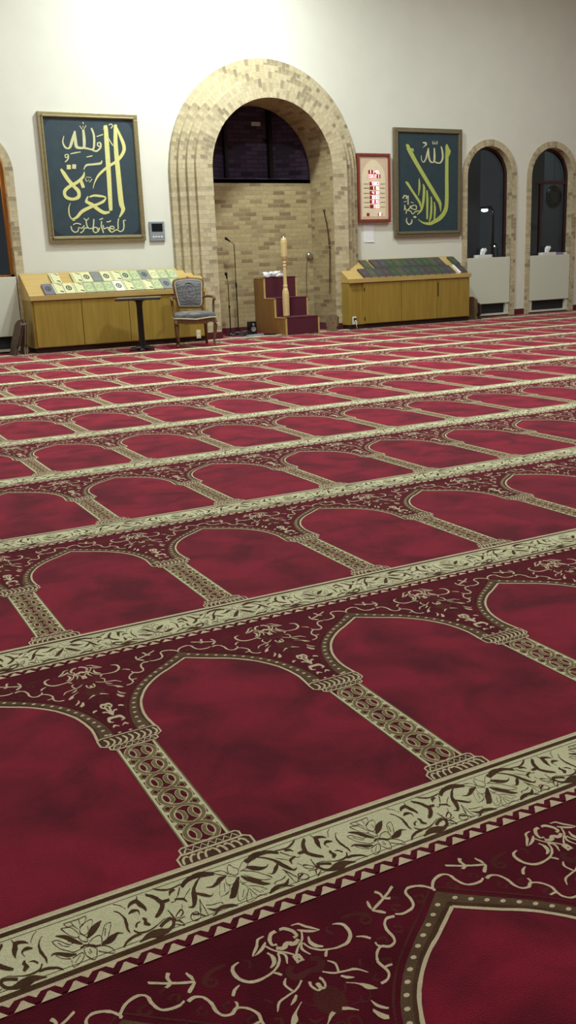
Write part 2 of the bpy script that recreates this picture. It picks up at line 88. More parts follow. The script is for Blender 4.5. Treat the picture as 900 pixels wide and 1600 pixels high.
# ------------------------------------------------------------------ object helpers
def tag(o, label=None, cat=None, group=None, kind=None):
    if label: o['label'] = label
    if cat: o['category'] = cat
    if group: o['group'] = group
    if kind: o['kind'] = kind
    return o
def empty(name, loc, rz=0, label=None, cat=None, group=None):
    o = bpy.data.objects.new(name, None); COL.objects.link(o); o.location = loc; o.rotation_euler[2] = rz
    o.empty_display_size = .1
    return tag(o, label, cat, group)
def copy_tree(o, parent=None):
    c = o.copy(); COL.objects.link(c); c.parent = parent
    for ch in list(o.children): copy_tree(ch, c)
    return c
class MB:
    """collects shapes, then links them as one mesh object"""
    def __init__(s): s.v = []; s.f = []; s.uv = {}; s.mi = {}; s.m = 0
    def add(s, vs, fs, uvs=None):
        b = len(s.v); s.v += [tuple(q) for q in vs]
        for i, f in enumerate(fs):
            if uvs: s.uv[len(s.f)] = uvs[i]
            s.mi[len(s.f)] = s.m
            s.f.append(tuple(b+k for k in f))
        return s
    def box(s, x0, x1, y0, y1, z0, z1, bev=0):
        if bev:
            x0, x1 = sorted((x0, x1)); y0, y1 = sorted((y0, y1)); z0, z1 = sorted((z0, z1))
            bm = bmesh.new(); bmesh.ops.create_cube(bm, size=1, matrix=Matrix.Translation(((x0+x1)/2,(y0+y1)/2,(z0+z1)/2)) @ Matrix.Diagonal((x1-x0,y1-y0,z1-z0,1)))
            bmesh.ops.bevel(bm, geom=bm.edges[:], offset=bev, segments=2, affect='EDGES', profile=.6)
            bm.verts.index_update(); s.add([v.co[:] for v in bm.verts], [[v.index for v in f.verts] for f in bm.faces]); bm.free(); return s
        vs = [(x,y,z) for x in (x0,x1) for y in (y0,y1) for z in (z0,z1)]
        fs = [(0,1,3,2),(4,6,7,5),(0,4,5,1),(2,3,7,6),(0,2,6,4),(1,5,7,3)]
        uvs = []
        for f in fs:
            u = []
            n = (Vector(vs[f[1]])-Vector(vs[f[0]])).cross(Vector(vs[f[2]])-Vector(vs[f[0]]))
            ax = max(range(3), key=lambda k: abs(n[k]))
            for k in f:
                x, y, z = vs[k]; u.append((y, z) if ax == 0 else (x, z) if ax == 1 else (x, y))
            uvs.append(u)
        return s.add(vs, fs, uvs)
    def prism(s, poly, a0, a1, axis='y'):
        """poly in the plane across the axis, extruded from a0 to a1"""
        def P(p, a): return {'y': (p[0], a, p[1]), 'x': (a, p[0], p[1]), 'z': (p[0], p[1], a)}[axis]
        n = len(poly); vs = [P(p, a0) for p in poly]+[P(p, a1) for p in poly]
        fs = [(i, (i+1) % n, n+(i+1) % n, n+i) for i in range(n)]
        tri = tessellate_polygon([[Vector((p[0], p[1], 0)) for p in poly]])
        fs += [tuple(t) for t in tri]+[tuple(n+k for k in reversed(t)) for t in tri]
        return s.add(vs, fs)
    def tube(s, pts, r, n=8, flat=None):
        pts = [Vector(p) for p in pts]; m = len(pts); rr = r if isinstance(r, (list, tuple)) else [r]*m
        up = Vector((0,0,1)); rings = []
        for i, p in enumerate(pts):
            t = (pts[min(i+1, m-1)]-pts[max(i-1, 0)]).normalized()
            a = t.cross(up)
            if a.length < .05: a = t.cross(Vector((0,1,0)))
            a.normalize(); b = t.cross(a)
            k = flat or 1
            rings.append([p+(a*math.cos(2*PI*j/n)+b*math.sin(2*PI*j/n)*k)*rr[i] for j in range(n)])
        vs = [q for g in rings for q in g]; fs = []
        for i in range(m-1):
            for j in range(n): fs.append((i*n+j, i*n+(j+1) % n, (i+1)*n+(j+1) % n, (i+1)*n+j))
        fs += [tuple(range(n-1, -1, -1)), tuple((m-1)*n+j for j in range(n))]
        return s.add(vs, fs)
    def lathe(s, prof, c=(0,0,0), n=20, ax='z'):
        vs = []; fs = []
        for r, z in prof:
            for j in range(n):
                a = 2*PI*j/n; x, y = r*math.cos(a), r*math.sin(a)
                vs.append((c[0]+x, c[1]+y, c[2]+z) if ax == 'z' else (c[0]+x, c[1]+z, c[2]+y))
        for i in range(len(prof)-1):
            for j in range(n): fs.append((i*n+j, i*n+(j+1) % n, (i+1)*n+(j+1) % n, (i+1)*n+j))
        fs += [tuple(range(n)), tuple((len(prof)-1)*n+j for j in range(n))]
        return s.add(vs, fs)
    def build(s, name, mats, parent=None, smooth=False, **kw):
        me = bpy.data.meshes.new(name); me.from_pydata(s.v, [], s.f)
        mats = mats if isinstance(mats, (list, tuple)) else [mats]
        for m in mats: me.materials.append(m)
        if len(mats) > 1:
            for i, f in enumerate(me.polygons): f.material_index = s.mi.get(i, 0)
        if s.uv:
            uvl = me.uv_layers.new(name='UVMap')
            for i, f in enumerate(me.polygons):
                if i in s.uv:
                    for k, li in enumerate(f.loop_indices): uvl.data[li].uv = s.uv[i][k]
        bm = bmesh.new(); bm.from_mesh(me)
        if kw.pop('fixn', True): bmesh.ops.recalc_face_normals(bm, faces=bm.faces[:])
        bm.to_mesh(me); bm.free()
        if smooth:
            for f in me.polygons: f.use_smooth = True
            me.set_sharp_from_angle(angle=math.radians(40))
        o = bpy.data.objects.new(name, me); COL.objects.link(o); o.parent = parent
        return tag(o, **kw)
def catmull(P, k=4):
    n = len(P); out = []
    if n < 3: return P
    for i in range(n-1):
        p0 = P[max(i-1,0)]; p1 = P[i]; p2 = P[i+1]; p3 = P[min(i+2,n-1)]
        for j in range(k):
            t = j/k
            out.append(tuple(.5*((2*b)+(-a+c)*t+(2*a-5*b+4*c-d)*t*t+(-a+3*b-3*c+d)*t**3) for a,b,c,d in zip(p0,p1,p2,p3)))
    out.append(tuple(P[-1])); return out
def dec(s): return [[tuple(map(int, e.split(','))) for e in st.split(' ')] for st in s.split('|')]
def smooth_path(pts, k=6): return catmull([tuple(p) for p in pts], k)

# ------------------------------------------------------------------ shared materials
M = {}
M['plaster'] = mat('plaster', srgb(218,220,210), .9, var=.02, scale=3, bump=.15, bscale=60)
M['ceiling'] = mat('ceiling_paint', srgb(225,225,218), .9, var=.02)
M['slab'] = mat('concrete', srgb(120,115,108), .9)
M['skirt'] = mat('skirting_carpet', srgb(78,14,30), .95, bump=.4, sheen=.2)
M['brick'] = brick('arch_brick', srgb(194,184,152), srgb(172,160,126), srgb(176,168,144), w=.125, h=.066, ms=.005, dark=srgb(126,112,92))
M['brick_bed'] = brick('niche_brick', srgb(172,158,118), srgb(150,134,98), srgb(158,146,114), w=.21, h=.066, ms=.006, dark=srgb(120,98,72))
M['brick_unlit'] = brick('alcove_brick_unlit', srgb(84,68,96), srgb(66,54,78), srgb(48,40,60), w=.21, h=.066, dark=srgb(30,24,34))  # the unlit dark of the alcove is put into the brick colour
M['maple'] = wood('yellow_maple', srgb(142,118,46), srgb(160,136,60), .4, 3)
M['maple_side'] = wood('maple_edge', srgb(176,150,88), srgb(192,166,104), .45, 3, axis=0)
M['toe'] = mat('toe_kick', srgb(44,10,18), .9)
M['gap'] = mat('shadow_gap', srgb(40,28,12), .9)
M['gold'] = mat('gilded_wood', srgb(150,140,104), .38, .55, var=.15, scale=40, bump=.3, bscale=90)
M['bronze'] = mat('worn_gilt_wood', srgb(128,120,94), .45, .5, var=.25, scale=60, bump=.5, bscale=120)
M['felt'] = mat('dark_teal_cloth', srgb(40,60,70), .55, var=.12, scale=8, bump=.2, bscale=300)
M['felt_corner'] = mat('dark_corner_cloth', srgb(18,36,48), .6)
M['thread'] = mat('pale_gold_thread', srgb(216,216,140), .5, .0, var=.08, scale=60, bump=.4, bscale=400)
M['thread_pale'] = mat('pale_silver_thread', srgb(206,208,160), .5, .0, var=.1, scale=60, bump=.4, bscale=400)
M['thread_green'] = mat('lime_gold_thread', srgb(176,190,96), .5, .0, var=.12, scale=60, bump=.4, bscale=400)
M['rosewood'] = wood('reddish_wood', srgb(112,50,38), srgb(140,68,52), .35, 8)
M['beige'] = mat('beige_board', srgb(214,190,166), .5, var=.04)
M['beige2'] = mat('pale_arch_print', srgb(232,220,190), .5, var=.04)
M['ink'] = mat('grey_print', srgb(140,124,104), .6)
M['led'] = mat('red_led', (1,.25,.28,1), .4, emit=5)
M['led_white'] = mat('pale_led', (1,.72,.66,1), .4, emit=3)
M['led_back'] = mat('led_window', srgb(150,40,48), .3)
M['black'] = mat('black_plastic', srgb(18,18,20), .35)
M['blackmetal'] = mat('black_metal', srgb(26,24,26), .35, .3)
M['tabletop'] = mat('dark_laminate', srgb(70,76,80), .16, spec=.7)
M['paper'] = mat('white_paper', srgb(235,238,242), .8, var=.02)
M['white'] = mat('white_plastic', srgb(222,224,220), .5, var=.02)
M['cream_plastic'] = mat('cream_plastic', srgb(214,206,160), .5, var=.02)
M['grey_plastic'] = mat('silver_plastic', srgb(150,160,170), .35, .3)
M['screen'] = mat('black_screen', srgb(20,24,28), .15)
M['heater'] = mat('white_enamel', srgb(208,214,200), .35, var=.015)
M['vent'] = mat('vent_dark', srgb(26,32,34), .7)
M['frame'] = mat('maroon_window_frame', srgb(54,26,30), .5)
M['frame_orange_lit'] = wood('orange_lit_window_wood', srgb(140,80,26), srgb(190,120,44), .4, 4)  # varnished wood with the orange lamp light from outside in its colour
M['redcarpet'] = mat('maroon_step_carpet', srgb(74,7,32), .9, var=.15, scale=40, bump=.5, bscale=300, sheen=.25)
M['stepwood'] = wood('pulpit_wood', srgb(128,92,48), srgb(150,112,62), .5, 4)
M['lightwood'] = wood('pale_turned_wood', srgb(200,178,122), srgb(212,192,142), .42, 5)
M['walnut'] = wood('walnut', srgb(84,56,32), srgb(120,84,52), .4, 10)
M['piping'] = mat('pale_welt', srgb(178,172,150), .7)
M['chrome'] = mat('chrome', srgb(200,200,200), .15, 1)
M['darkwood'] = wood('dark_stained_wood', srgb(50,36,26), srgb(88,62,42), .5, 8)
M['greywood'] = wood('grey_brown_wood', srgb(84,68,50), srgb(122,100,74), .5, 8)
M['purple'] = mat('lilac_card', srgb(140,120,170), .6)
M['asphalt'] = mat('night_ground', srgb(30,30,34), .9)
M['outwall'] = mat('outside_render', srgb(92,98,100), .8)
M['lamp'] = mat('lamp_glow', (1,.97,.9,1), .4, emit=25)
# glass: thin architectural pane
def glass():
    m = bpy.data.materials.new('window_glass'); m.use_nodes = True; N = m.node_tree.nodes; L = m.node_tree.links
    for n in list(N):
        if n.type != 'OUTPUT_MATERIAL': N.remove(n)
    out = [n for n in N if n.type == 'OUTPUT_MATERIAL'][0]
    tr = N.new('ShaderNodeBsdfTransparent'); tr.inputs[0].default_value = (.75,.8,.82,1)
    gl = N.new('ShaderNodeBsdfGlossy'); gl.inputs['Roughness'].default_value = .03
    fr = N.new('ShaderNodeFresnel'); fr.inputs[0].default_value = 1.5
    nz = N.new('ShaderNodeTexNoise'); nz.inputs['Scale'].default_value = 2; bp = N.new('ShaderNodeBump'); bp.inputs['Strength'].default_value = .02
    L.new(nz.outputs['Fac'], bp.inputs['Height']); L.new(bp.outputs[0], gl.inputs['Normal'])
    mx = N.new('ShaderNodeMixShader'); ge = N.new('ShaderNodeNewGeometry'); sb = N.new('ShaderNodeMath'); sb.operation = 'MULTIPLY_ADD'; sb.inputs[1].default_value = -1; sb.inputs[2].default_value = 1; L.new(ge.outputs['Backfacing'], sb.inputs[0]); ml = N.new('ShaderNodeMath'); ml.operation = 'MULTIPLY'; L.new(fr.outputs[0], ml.inputs[0]); L.new(sb.outputs[0], ml.inputs[1]); L.new(ml.outputs[0], mx.inputs[0]); L.new(tr.outputs[0], mx.inputs[1]); L.new(gl.outputs[0], mx.inputs[2])
    L.new(mx.outputs[0], out.inputs[0]); return m
M['glass'] = glass()
def damask(name, base, fig):
    m = mat(name, base, .8, var=.08, scale=20, bump=.3, bscale=250); N = m.node_tree.nodes; L = m.node_tree.links
    b = N['Principled BSDF']; tc = N.new('ShaderNodeTexCoord'); vo = N.new('ShaderNodeTexVoronoi'); vo.inputs['Scale'].default_value = 9
    vo.feature = 'SMOOTH_F1'; L.new(tc.outputs['Object'], vo.inputs['Vector'])
    wv = N.new('ShaderNodeTexWave'); wv.wave_type = 'RINGS'; wv.inputs['Scale'].default_value = 7; wv.inputs['Distortion'].default_value = 9; wv.inputs['Detail'].default_value = 2
    L.new(tc.outputs['Object'], wv.inputs['Vector'])
    cr = N.new('ShaderNodeValToRGB'); cr.color_ramp.elements[0].position = .3; cr.color_ramp.elements[1].position = .75
    cr.color_ramp.elements[0].color = base; cr.color_ramp.elements[1].color = fig
    L.new(wv.outputs['Fac'], cr.inputs[0]); L.new(cr.outputs[0], b.inputs['Base Color']); return m
M['damask'] = damask('grey_damask', srgb(112,112,114), srgb(86,88,92))
M['damask2'] = mat('dark_damask_figure', srgb(78,80,86), .8)

def area(loc, size, power, col=(1,.97,.88), rot=(0,0,0), name='ceiling_lamp'):
    l = bpy.data.lights.new(name, 'AREA'); l.energy = power; l.color = col; l.shape = 'DISK'; l.size = size
    o = bpy.data.objects.new(name, l); COL.objects.link(o); o.location = loc; o.rotation_euler = rot; return o
# ------------------------------------------------------------------ carpet
def pile(name, base, alt, patch=3.0, sheen=.5, hi=None, bump=.9):
    amp = .12 if base[1] > .5 else .26
    m = bpy.data.materials.new(name); m.use_nodes = True; N = m.node_tree.nodes; L = m.node_tree.links; b = N['Principled BSDF']
    b.inputs['Roughness'].default_value = .95; b.inputs['Specular IOR Level'].default_value = .1
    b.inputs['Sheen Weight'].default_value = sheen; b.inputs['Sheen Roughness'].default_value = .5
    b.inputs['Sheen Tint'].default_value = hi or base
    tc = N.new('ShaderNodeTexCoord')
    nz = N.new('ShaderNodeTexNoise'); nz.inputs['Scale'].default_value = patch; nz.inputs['Detail'].default_value = 5; nz.inputs['Roughness'].default_value = .55; nz.inputs['Distortion'].default_value = .5
    L.new(tc.outputs['Object'], nz.inputs['Vector'])
    cr = N.new('ShaderNodeValToRGB'); cr.color_ramp.elements[0].position = .36; cr.color_ramp.elements[1].position = .62
    cr.color_ramp.elements[0].color = alt; cr.color_ramp.elements[1].color = base
    L.new(nz.outputs['Fac'], cr.inputs[0])
    n2 = N.new('ShaderNodeTexNoise'); n2.inputs['Scale'].default_value = 420; n2.inputs['Detail'].default_value = 2
    L.new(tc.outputs['Object'], n2.inputs['Vector'])
    rp = N.new('ShaderNodeMapRange'); rp.inputs[1].default_value = .3; rp.inputs[2].default_value = .7; rp.inputs[3].default_value = 1-amp; rp.inputs[4].default_value = 1+amp
    L.new(n2.outputs['Fac'], rp.inputs[0])
    sm = N.new('ShaderNodeVectorMath'); sm.operation = 'SCALE'; L.new(cr.outputs[0], sm.inputs[0]); L.new(rp.outputs[0], sm.inputs['Scale'])
    L.new(sm.outputs[0], b.inputs['Base Color'])
    bp = N.new('ShaderNodeBump'); bp.inputs['Strength'].default_value = bump; bp.inputs['Distance'].default_value = .002
    L.new(n2.outputs['Fac'], bp.inputs['Height']); L.new(bp.outputs[0], b.inputs['Normal'])
    return m
CM = [pile('crimson_pile', srgb(154,28,58), srgb(92,12,36), 5.0, .5, srgb(235,140,155)),      # 0 field
      pile('maroon_pile', srgb(104,18,42), srgb(80,13,32), 8, .3, srgb(220,120,130)),           # 1 spandrel ground
      pile('olive_pile', srgb(110,88,66), srgb(94,74,54), 20, .3, srgb(230,200,170)),         # 2 arch band
      pile('cream_pile', srgb(246,234,200), srgb(236,222,186), 20, .2, srgb(255,240,220)),      # 3 cream
      pile('pale_green_pile', srgb(250,252,212), srgb(242,246,202), 12, .2, srgb(250,250,220)), # 4 band field
      pile('dark_brown_pile', srgb(98,72,52), srgb(84,58,42), 20, .15, srgb(190,150,130)),      # 5 band drawing
      pile('faint_brown_pile', srgb(104,52,50), srgb(90,42,42), 20, .2, srgb(200,120,110)),    # 6 faint curls
      pile('sage_pile', srgb(150,140,98), srgb(132,122,84), 20, .2, srgb(220,220,180))]         # 7 column ribbons
TW, TH = px, 1.2
tile = []      # (layer, material, verts2d, faces)
def quadstrip(L, R, lay, m):
    n = len(L); tile.append((lay, m, list(L)+list(R), [(i, i+1, n+i+1, n+i) for i in range(n-1)]))
def rib(pts, w, lay, m):
    n = len(pts); L = []; R = []
    for i in range(n):
        a = pts[max(i-1, 0)]; b = pts[min(i+1, n-1)]; dx, dy = b[0]-a[0], b[1]-a[1]; d = math.hypot(dx, dy) or 1
        ww = (w[i] if isinstance(w, list) else w)/2
        L.append((pts[i][0]-dy/d*ww, pts[i][1]+dx/d*ww)); R.append((pts[i][0]+dy/d*ww, pts[i][1]-dx/d*ww))
    quadstrip(L, R, lay, m)
def poly(pts, lay, m):
    t = tessellate_polygon([[Vector((p[0], p[1], 0)) for p in pts]]); tile.append((lay, m, list(pts), [tuple(k) for k in t]))
def rect(x0, x1, y0, y1, lay, m): tile.append((lay, m, [(x0,y0),(x1,y0),(x1,y1),(x0,y1)], [(0,1,2,3)]))
def disc(cx, cy, rx, ry, lay, m, n=10, rot=0):
    P = []
    for i in range(n):
        a = 2*PI*i/n; x, y = rx*math.cos(a), ry*math.sin(a); P.append((cx+x*math.cos(rot)-y*math.sin(rot), cy+x*math.sin(rot)+y*math.cos(rot)))
    tile.append((lay, m, P, [tuple(range(n))]))
def traced(key, lay, m, mirror, k=3):
    for st in dec(TRACE[key]):
        P = catmull([tuple(c/10000 for c in e) for e in st], k)
        quadstrip([(e[0], e[1]) for e in P], [(e[2], e[3]) for e in P], lay, m)
        if mirror: quadstrip([(-e[0], e[1]) for e in P], [(-e[2], e[3]) for e in P], lay, m)
# tile: u from -TW/2 to TW/2 about a column, v from -.192 (teeth) to 1.008
H = TW/2
rect(-H, H, -.1935, 1.2-.1935, 0, 0)
inner = catmull([(.126*TW,.537),(.121*TW,.60),(.140*TW,.66),(.170*TW,.703),(.222*TW,.75),(.305*TW,.797),(.40*TW,.833),(.5*TW,.873)], 5)
outer = catmull([(.050*TW,.545),(.058*TW,.60),(.088*TW,.665),(.124*TW,.713),(.165*TW,.752),(.230*TW,.795),(.315*TW,.836),(.41*TW,.876),(.5*TW,.917)], 5)
inner2 = catmull([(.112*TW,.537),(.106*TW,.60),(.126*TW,.666),(.158*TW,.712),(.213*TW,.760),(.298*TW,.808),(.395*TW,.846),(.5*TW,.887)], 5)
for s in (1, -1):
    poly([(s*x, y) for x, y in outer]+[(s*H, 1.2-.1935), (0, 1.2-.1935), (0, .545)], 1, 1)
    poly([(s*x, y) for x, y in inner]+[(s*x, y) for x, y in reversed(outer)], 2, 5)
    poly([(s*x, y) for x, y in inner2]+[(s*x, y) for x, y in reversed(outer)], 3, 2)
    rib([(s*x, y) for x, y in inner], .0065, 4, 3)
    rib([(s*(x-.006), y+.010) for x, y in outer], .004, 4, 6)
    # dots down the middle of the arch band
    mid = []
    for i in range(41):
        a = inner2[min(int(i/40*(len(inner2)-1)), len(inner2)-1)]; b = outer[min(int(i/40*(len(outer)-1)), len(outer)-1)]
        mid.append(((a[0]+b[0])/2, (a[1]+b[1])/2))
    acc = 0; nxt = .012
    for i in range(len(mid)-1):
        a, b = mid[i], mid[i+1]; d = math.hypot(b[0]-a[0], b[1]-a[1])
        while nxt <= acc+d and d > 0:
            t = (nxt-acc)/d; disc(s*(a[0]+(b[0]-a[0])*t), a[1]+(b[1]-a[1])*t, .0052, .0042, 5, 3, 7); nxt += .0262
        acc += d
    disc(s*.013, .551, .0045, .0035, 5, 3, 7); disc(s*.036, .551, .0045, .0035, 5, 3, 7)
# spandrel drawing
traced('brown', 2, 6, True); traced('cream', 5, 3, True); 
disc(0, .80, .024, .03, 1.6, 6, 12)
# column
CW = .0455
rect(-CW, CW, .045, .478, 2, 4); rect(-.0385, .0385, .05, .474, 3, 1)
rib([(-CW, .045), (-CW, .478)], .003, 6, 7); rib([(CW, .045), (CW, .478)], .003, 6, 7)
NP = 6; PP = .424/NP
for k in range(NP+1):
    v = .05+k*PP
    for s in (1, -1):       # pale triangles at the widest point of each bulge, small lenses at the crossings
        if k < NP:
            c = v+PP/2
        if 0 < k < NP:
            disc(s*.0300, v, .0085, .0115, 4, 7, 10); disc(s*.0290, v, .0048, .0065, 5, 1, 8)
            tile.append((4, 4, [(s*.0385, v-.022), (s*.0385, v-.007), (s*.026, v-.0165)], [(0,1,2)]))
            tile.append((4, 4, [(s*.0385, v+.022), (s*.0385, v+.007), (s*.026, v+.0165)], [(0,1,2)]))
for s in (1, -1):
    path = []
    for i in range(NP*12+1):
        t = i/12; x = math.sin(PI*t); x = math.copysign(abs(x)**.55, x)*.0318
        path.append((s*x, .05+t*PP))
    rib(path, .0115, 8, 3); rib(path, .0078, 9, 7)
for k in range(NP):
    c = .05+(k+.5)*PP
    for s in (1, -1):
        disc(s*.0135, c, .0118, .0215, 4, 3, 12); disc(s*.0125, c, .0098, .0195, 5, 7, 12); disc(s*.0185, c, .0075, .0165, 6, 3, 12); disc(s*.0188, c, .0058, .0145, 7, 1, 10)
# capital and base
def stack(v0, v1, hw, lay, fill, r=.010):
    P = [(-hw+r, v0), (hw-r, v0), (hw, v0+r*.8), (hw, v1-r*.8), (hw-r, v1), (-hw+r, v1), (-hw, v1-r*.8), (-hw, v0+r*.8)]
    poly(P, lay, fill); rib(P+[P[0]], .0042, lay+2, 3)
stack(.476, .496, .056, 8, 5, .006); stack(.496, .541, .072, 8, 5)
rib([(-.05+.1*i/14, .480+(.012 if i % 2 else 0)) for i in range(15)], .0035, 10, 3)
for i in range(9):
    x = -.060+i*.0145; s = 1
    rib(catmull([(x-.002, .501), (x+.006, .506), (x+.009, .519), (x+.003, .533)], 3), [.002]+[.0052]*8+[.003], 10, 3)
rib([(-.07, .537), (.07, .537)], .003, 10, 2)
stack(.032, .054, .060, 8, 5, .006); stack(-.004, .033, .073, 8, 5)
rib([(-.054+.108*i/14, .037+(.012 if i % 2 else 0)) for i in range(15)], .0035, 10, 3)
for i in range(9):
    x = -.060+i*.0145; s = 1 if i < 4 else -1
    rib(catmull([(x-.006*s, .004), (x-.004*s, .018), (x+.003*s, .026), (x+.008*s, .022)], 3), [.002]+[.0050]*8+[.003], 10, 3)
# band
rect(-H, H, -.169, .0, 11, 4)
rect(-H, H, -.006, .0015, 12, 3); rect(-H, H, -.0215, -.0105, 12, 5); rect(-H, H, -.0315, -.0300, 12, 5)
rect(-H, H, -.1425, -.1410, 12, 5); rect(-H, H, -.1625, -.1505, 12, 5); rect(-H, H, -.1690, -.1625, 12, 3)
NT = 14; pw = TW/NT
for k in range(NT):
    x = -H+k*pw
    tile.append((12, 1, [(x, -.1690), (x+pw, -.1690), (x+pw, -.176), (x+pw*.66, -.1895), (x+pw*.34, -.1895), (x, -.176)], [(0,1,2,3,4,5)]))
    tile.append((13, 3, [(x+pw*.27, -.1692), (x+pw*.73, -.1692), (x+pw*.5, -.179)], [(0,1,2)]))
    tile.append((13, 3, [(x-pw*.40, -.1935), (x+pw*.40, -.1935), (x+pw*.20, -.184), (x+pw*.05, -.1755), (x-pw*.05, -.1755), (x-pw*.20, -.184)], [(0,1,2,3,4,5)]))
traced('scroll', 14, 5, True); traced('flower', 14, 5, False)
# flatten the tile and repeat it over the floor the photograph can see (plus a margin)
import numpy as np
def build_carpet():
    rnd = random.Random(3)
    V = []; F = []; MI = []
    for ti, (lay, m, vs, fs) in enumerate(tile):
        b = len(V); j = 0 if len(vs) <= 8 else .00045
        zz = lay*.00012+(ti % 15)*7e-6
        hn = max(1, len(vs)//2)
        V += [(x+rnd.uniform(-j, j), y+rnd.uniform(-j, j), zz+(k % hn)/hn*1.5e-5) for k, (x, y) in enumerate(vs)]
        for f in fs:
            g = [b+k for k in f]
            a = sum(V[g[i]][0]*V[g[(i+1) % len(g)]][1]-V[g[(i+1) % len(g)]][0]*V[g[i]][1] for i in range(len(g)))
            F.append(g if a > 0 else g[::-1]); MI.append(m)
    V = np.array(V); nv = len(V); lens = np.array([len(f) for f in F]); flat = np.array([k for f in F for k in f])
    spots = []
    for r in range(-1, 11):
        for c in range(-4, 27):
            x, y = c*TW, r*TH
            lo = -1.3 + max(0, y-0.5)*.12 - .0; hi = 1.6 + (y+1.2)*1.02
            if r == 10 and not (1 <= x <= 13.2): continue
            if lo-.6 <= x <= hi+.6: spots.append((x, y))
    VV = []; 
    for (x, y) in spots: VV.append(V+np.array([x, y, 0]))
    VV = np.concatenate(VV); K = len(spots)
    # the last row stops short of the wall
    VV[:, 1] = np.minimum(VV[:, 1], YW-.012)
    me = bpy.data.meshes.new('carpet')
    me.vertices.add(len(VV)); me.vertices.foreach_set('co', VV.astype(np.float32).ravel())
    L = np.concatenate([flat+i*nv for i in range(K)]); ln = np.tile(lens, K)
    me.loops.add(len(L)); me.loops.foreach_set('vertex_index', L.astype(np.int32))
    st = np.concatenate([[0], np.cumsum(ln)[:-1]])
    me.polygons.add(len(ln)); me.polygons.foreach_set('loop_start', st.astype(np.int32)); me.polygons.foreach_set('loop_total', ln.astype(np.int32))
    me.polygons.foreach_set('material_index', np.tile(np.array(MI), K).astype(np.int32))
    for m in CM: me.materials.append(m)
    me.update(calc_edges=True); me.validate()
    o = bpy.data.objects.new('prayer_carpet', me); COL.objects.link(o); o.location = (0, 0, .001)
    return tag(o, 'crimson fitted prayer carpet woven with rows of arches, columns and cream floral bands', 'carpet')
build_carpet()

# ------------------------------------------------------------------ room shell
XL, XR, YB, ZC = -3.0, 15.5, -4.0, 6.3
MB().box(XL-.2, XR+.2, YB-.2, YW+.55, -.2, 0).build('floor', CM[0], kind='structure')
MB().box(XL-.2, XR+.2, YB-.2, YW+.2, ZC, ZC+.2).build('ceiling', M['ceiling'], kind='structure')
MB().box(XL-.2, XL, YB, YW+.2, 0, ZC).build('wall_left', M['plaster'], kind='structure')
MB().box(XR, XR+.2, YB, YW+.2, 0, ZC).build('wall_right', M['plaster'], kind='structure')
MB().box(XL, XR, YB-.2, YB, 0, ZC).build('wall_back', M['plaster'], kind='structure')
CX, ZS = 6.365, 2.48           # arch centre and spring height
RI = 1.035                     # opening radius
RR = [1.62, 1.52, 1.41, 1.30]  # stepped ring radii
PR = [.075, .15, .225, .30]    # how far each ring stands out from the wall
YN = 12.85                     # back of the niche
WIN = [1.85, 10.80, 12.26, 13.72]; WRO, WRI, ZW = .61, .50, 2.45
def arch_poly(cx, r, zs, z0, n=32):
    return [(cx+r, z0)]+[(cx+r*math.cos(PI*i/n), zs+r*math.sin(PI*i/n)) for i in range(n+1)]+[(cx-r, z0)]
def wall_front():
    mb = MB()
    holes = [arch_poly(CX, RR[0]-.02, ZS, 0)]+[arch_poly(c, WRO-.02, ZW, 0) for c in WIN]
    # openings reach the floor, so the outline runs round them
    out = [(XL, 0)]
    for c, r, z in sorted([(CX, RR[0]-.02, ZS)]+[(c, WRO-.02, ZW) for c in WIN]):
        out += list(reversed(arch_poly(c, r, z, 0)))
    out += [(XR, 0), (XR, ZC), (XL, ZC)]
    mb.prism(out, YW, YW+.2, 'y')
    return mb.build('wall_front', M['plaster'], kind='structure')
wall_front()
def arch_path(cx, r, zs, z0, n=40, m=12):
    """points with outward normal and running length, left foot to right foot"""
    P = []
    for i in range(m): P.append((cx-r, z0+(zs-z0)*i/m, (zs-z0)*i/m))
    L = zs-z0
    for i in range(n+1):
        a = PI-PI*i/n; P.append((cx+r*math.cos(a), zs+r*math.sin(a), L+PI*r*i/n))
    L2 = L+PI*r
    for i in range(1, m+1): P.append((cx+r, zs-(zs-z0)*i/m, L2+(zs-z0)*i/m))
    return P
def arch_strip(mb, cx, zs, z0, ra, ya, rb, yb, su=0):
    """ruled surface between two concentric arches (radius, y)"""
    A = arch_path(cx, ra, zs, z0); B = arch_path(cx, rb, zs, z0); R = arch_path(cx, max(ra, rb), zs, z0)
    w = math.hypot(ra-rb, ya-yb); n = len(A)
    vs = [(p[0], ya, p[1]) for p in A]+[(p[0], yb, p[1]) for p in B]
    fs = [(i, i+1, n+i+1, n+i) for i in range(n-1)]
    uv = [[(su, R[i][2]), (su, R[i+1][2]), (su+w, R[i+1][2]), (su+w, R[i][2])] for i in range(n-1)]
    mb.add(vs, fs, uv)
    return su+w
# stepped brick surround of the niche: each ring one mesh part of the surround
sur = empty('niche_arch', (CX, YW, 0)); tag(sur, 'pale brick round arch of four stepped rings framing the prayer niche', 'arch')
def rel(o, root):
    o.parent = root; o.matrix_parent_inverse = Matrix.Translation(-Vector(root.location)); return o
prev_y = YW+.1
for k in range(4):
    y = YW-PR[k]; r_in = RR[k+1] if k < 3 else RI
    mb = MB(); u = arch_strip(mb, CX, ZS, .003, RR[k], YW if k == 0 else YW-PR[k-1], RR[k], y)
    u = arch_strip(mb, CX, ZS, .003, RR[k], y, r_in, y, 0.003)
    o = mb.build('brick_ring', M['brick'], fixn=False); rel(o, sur)
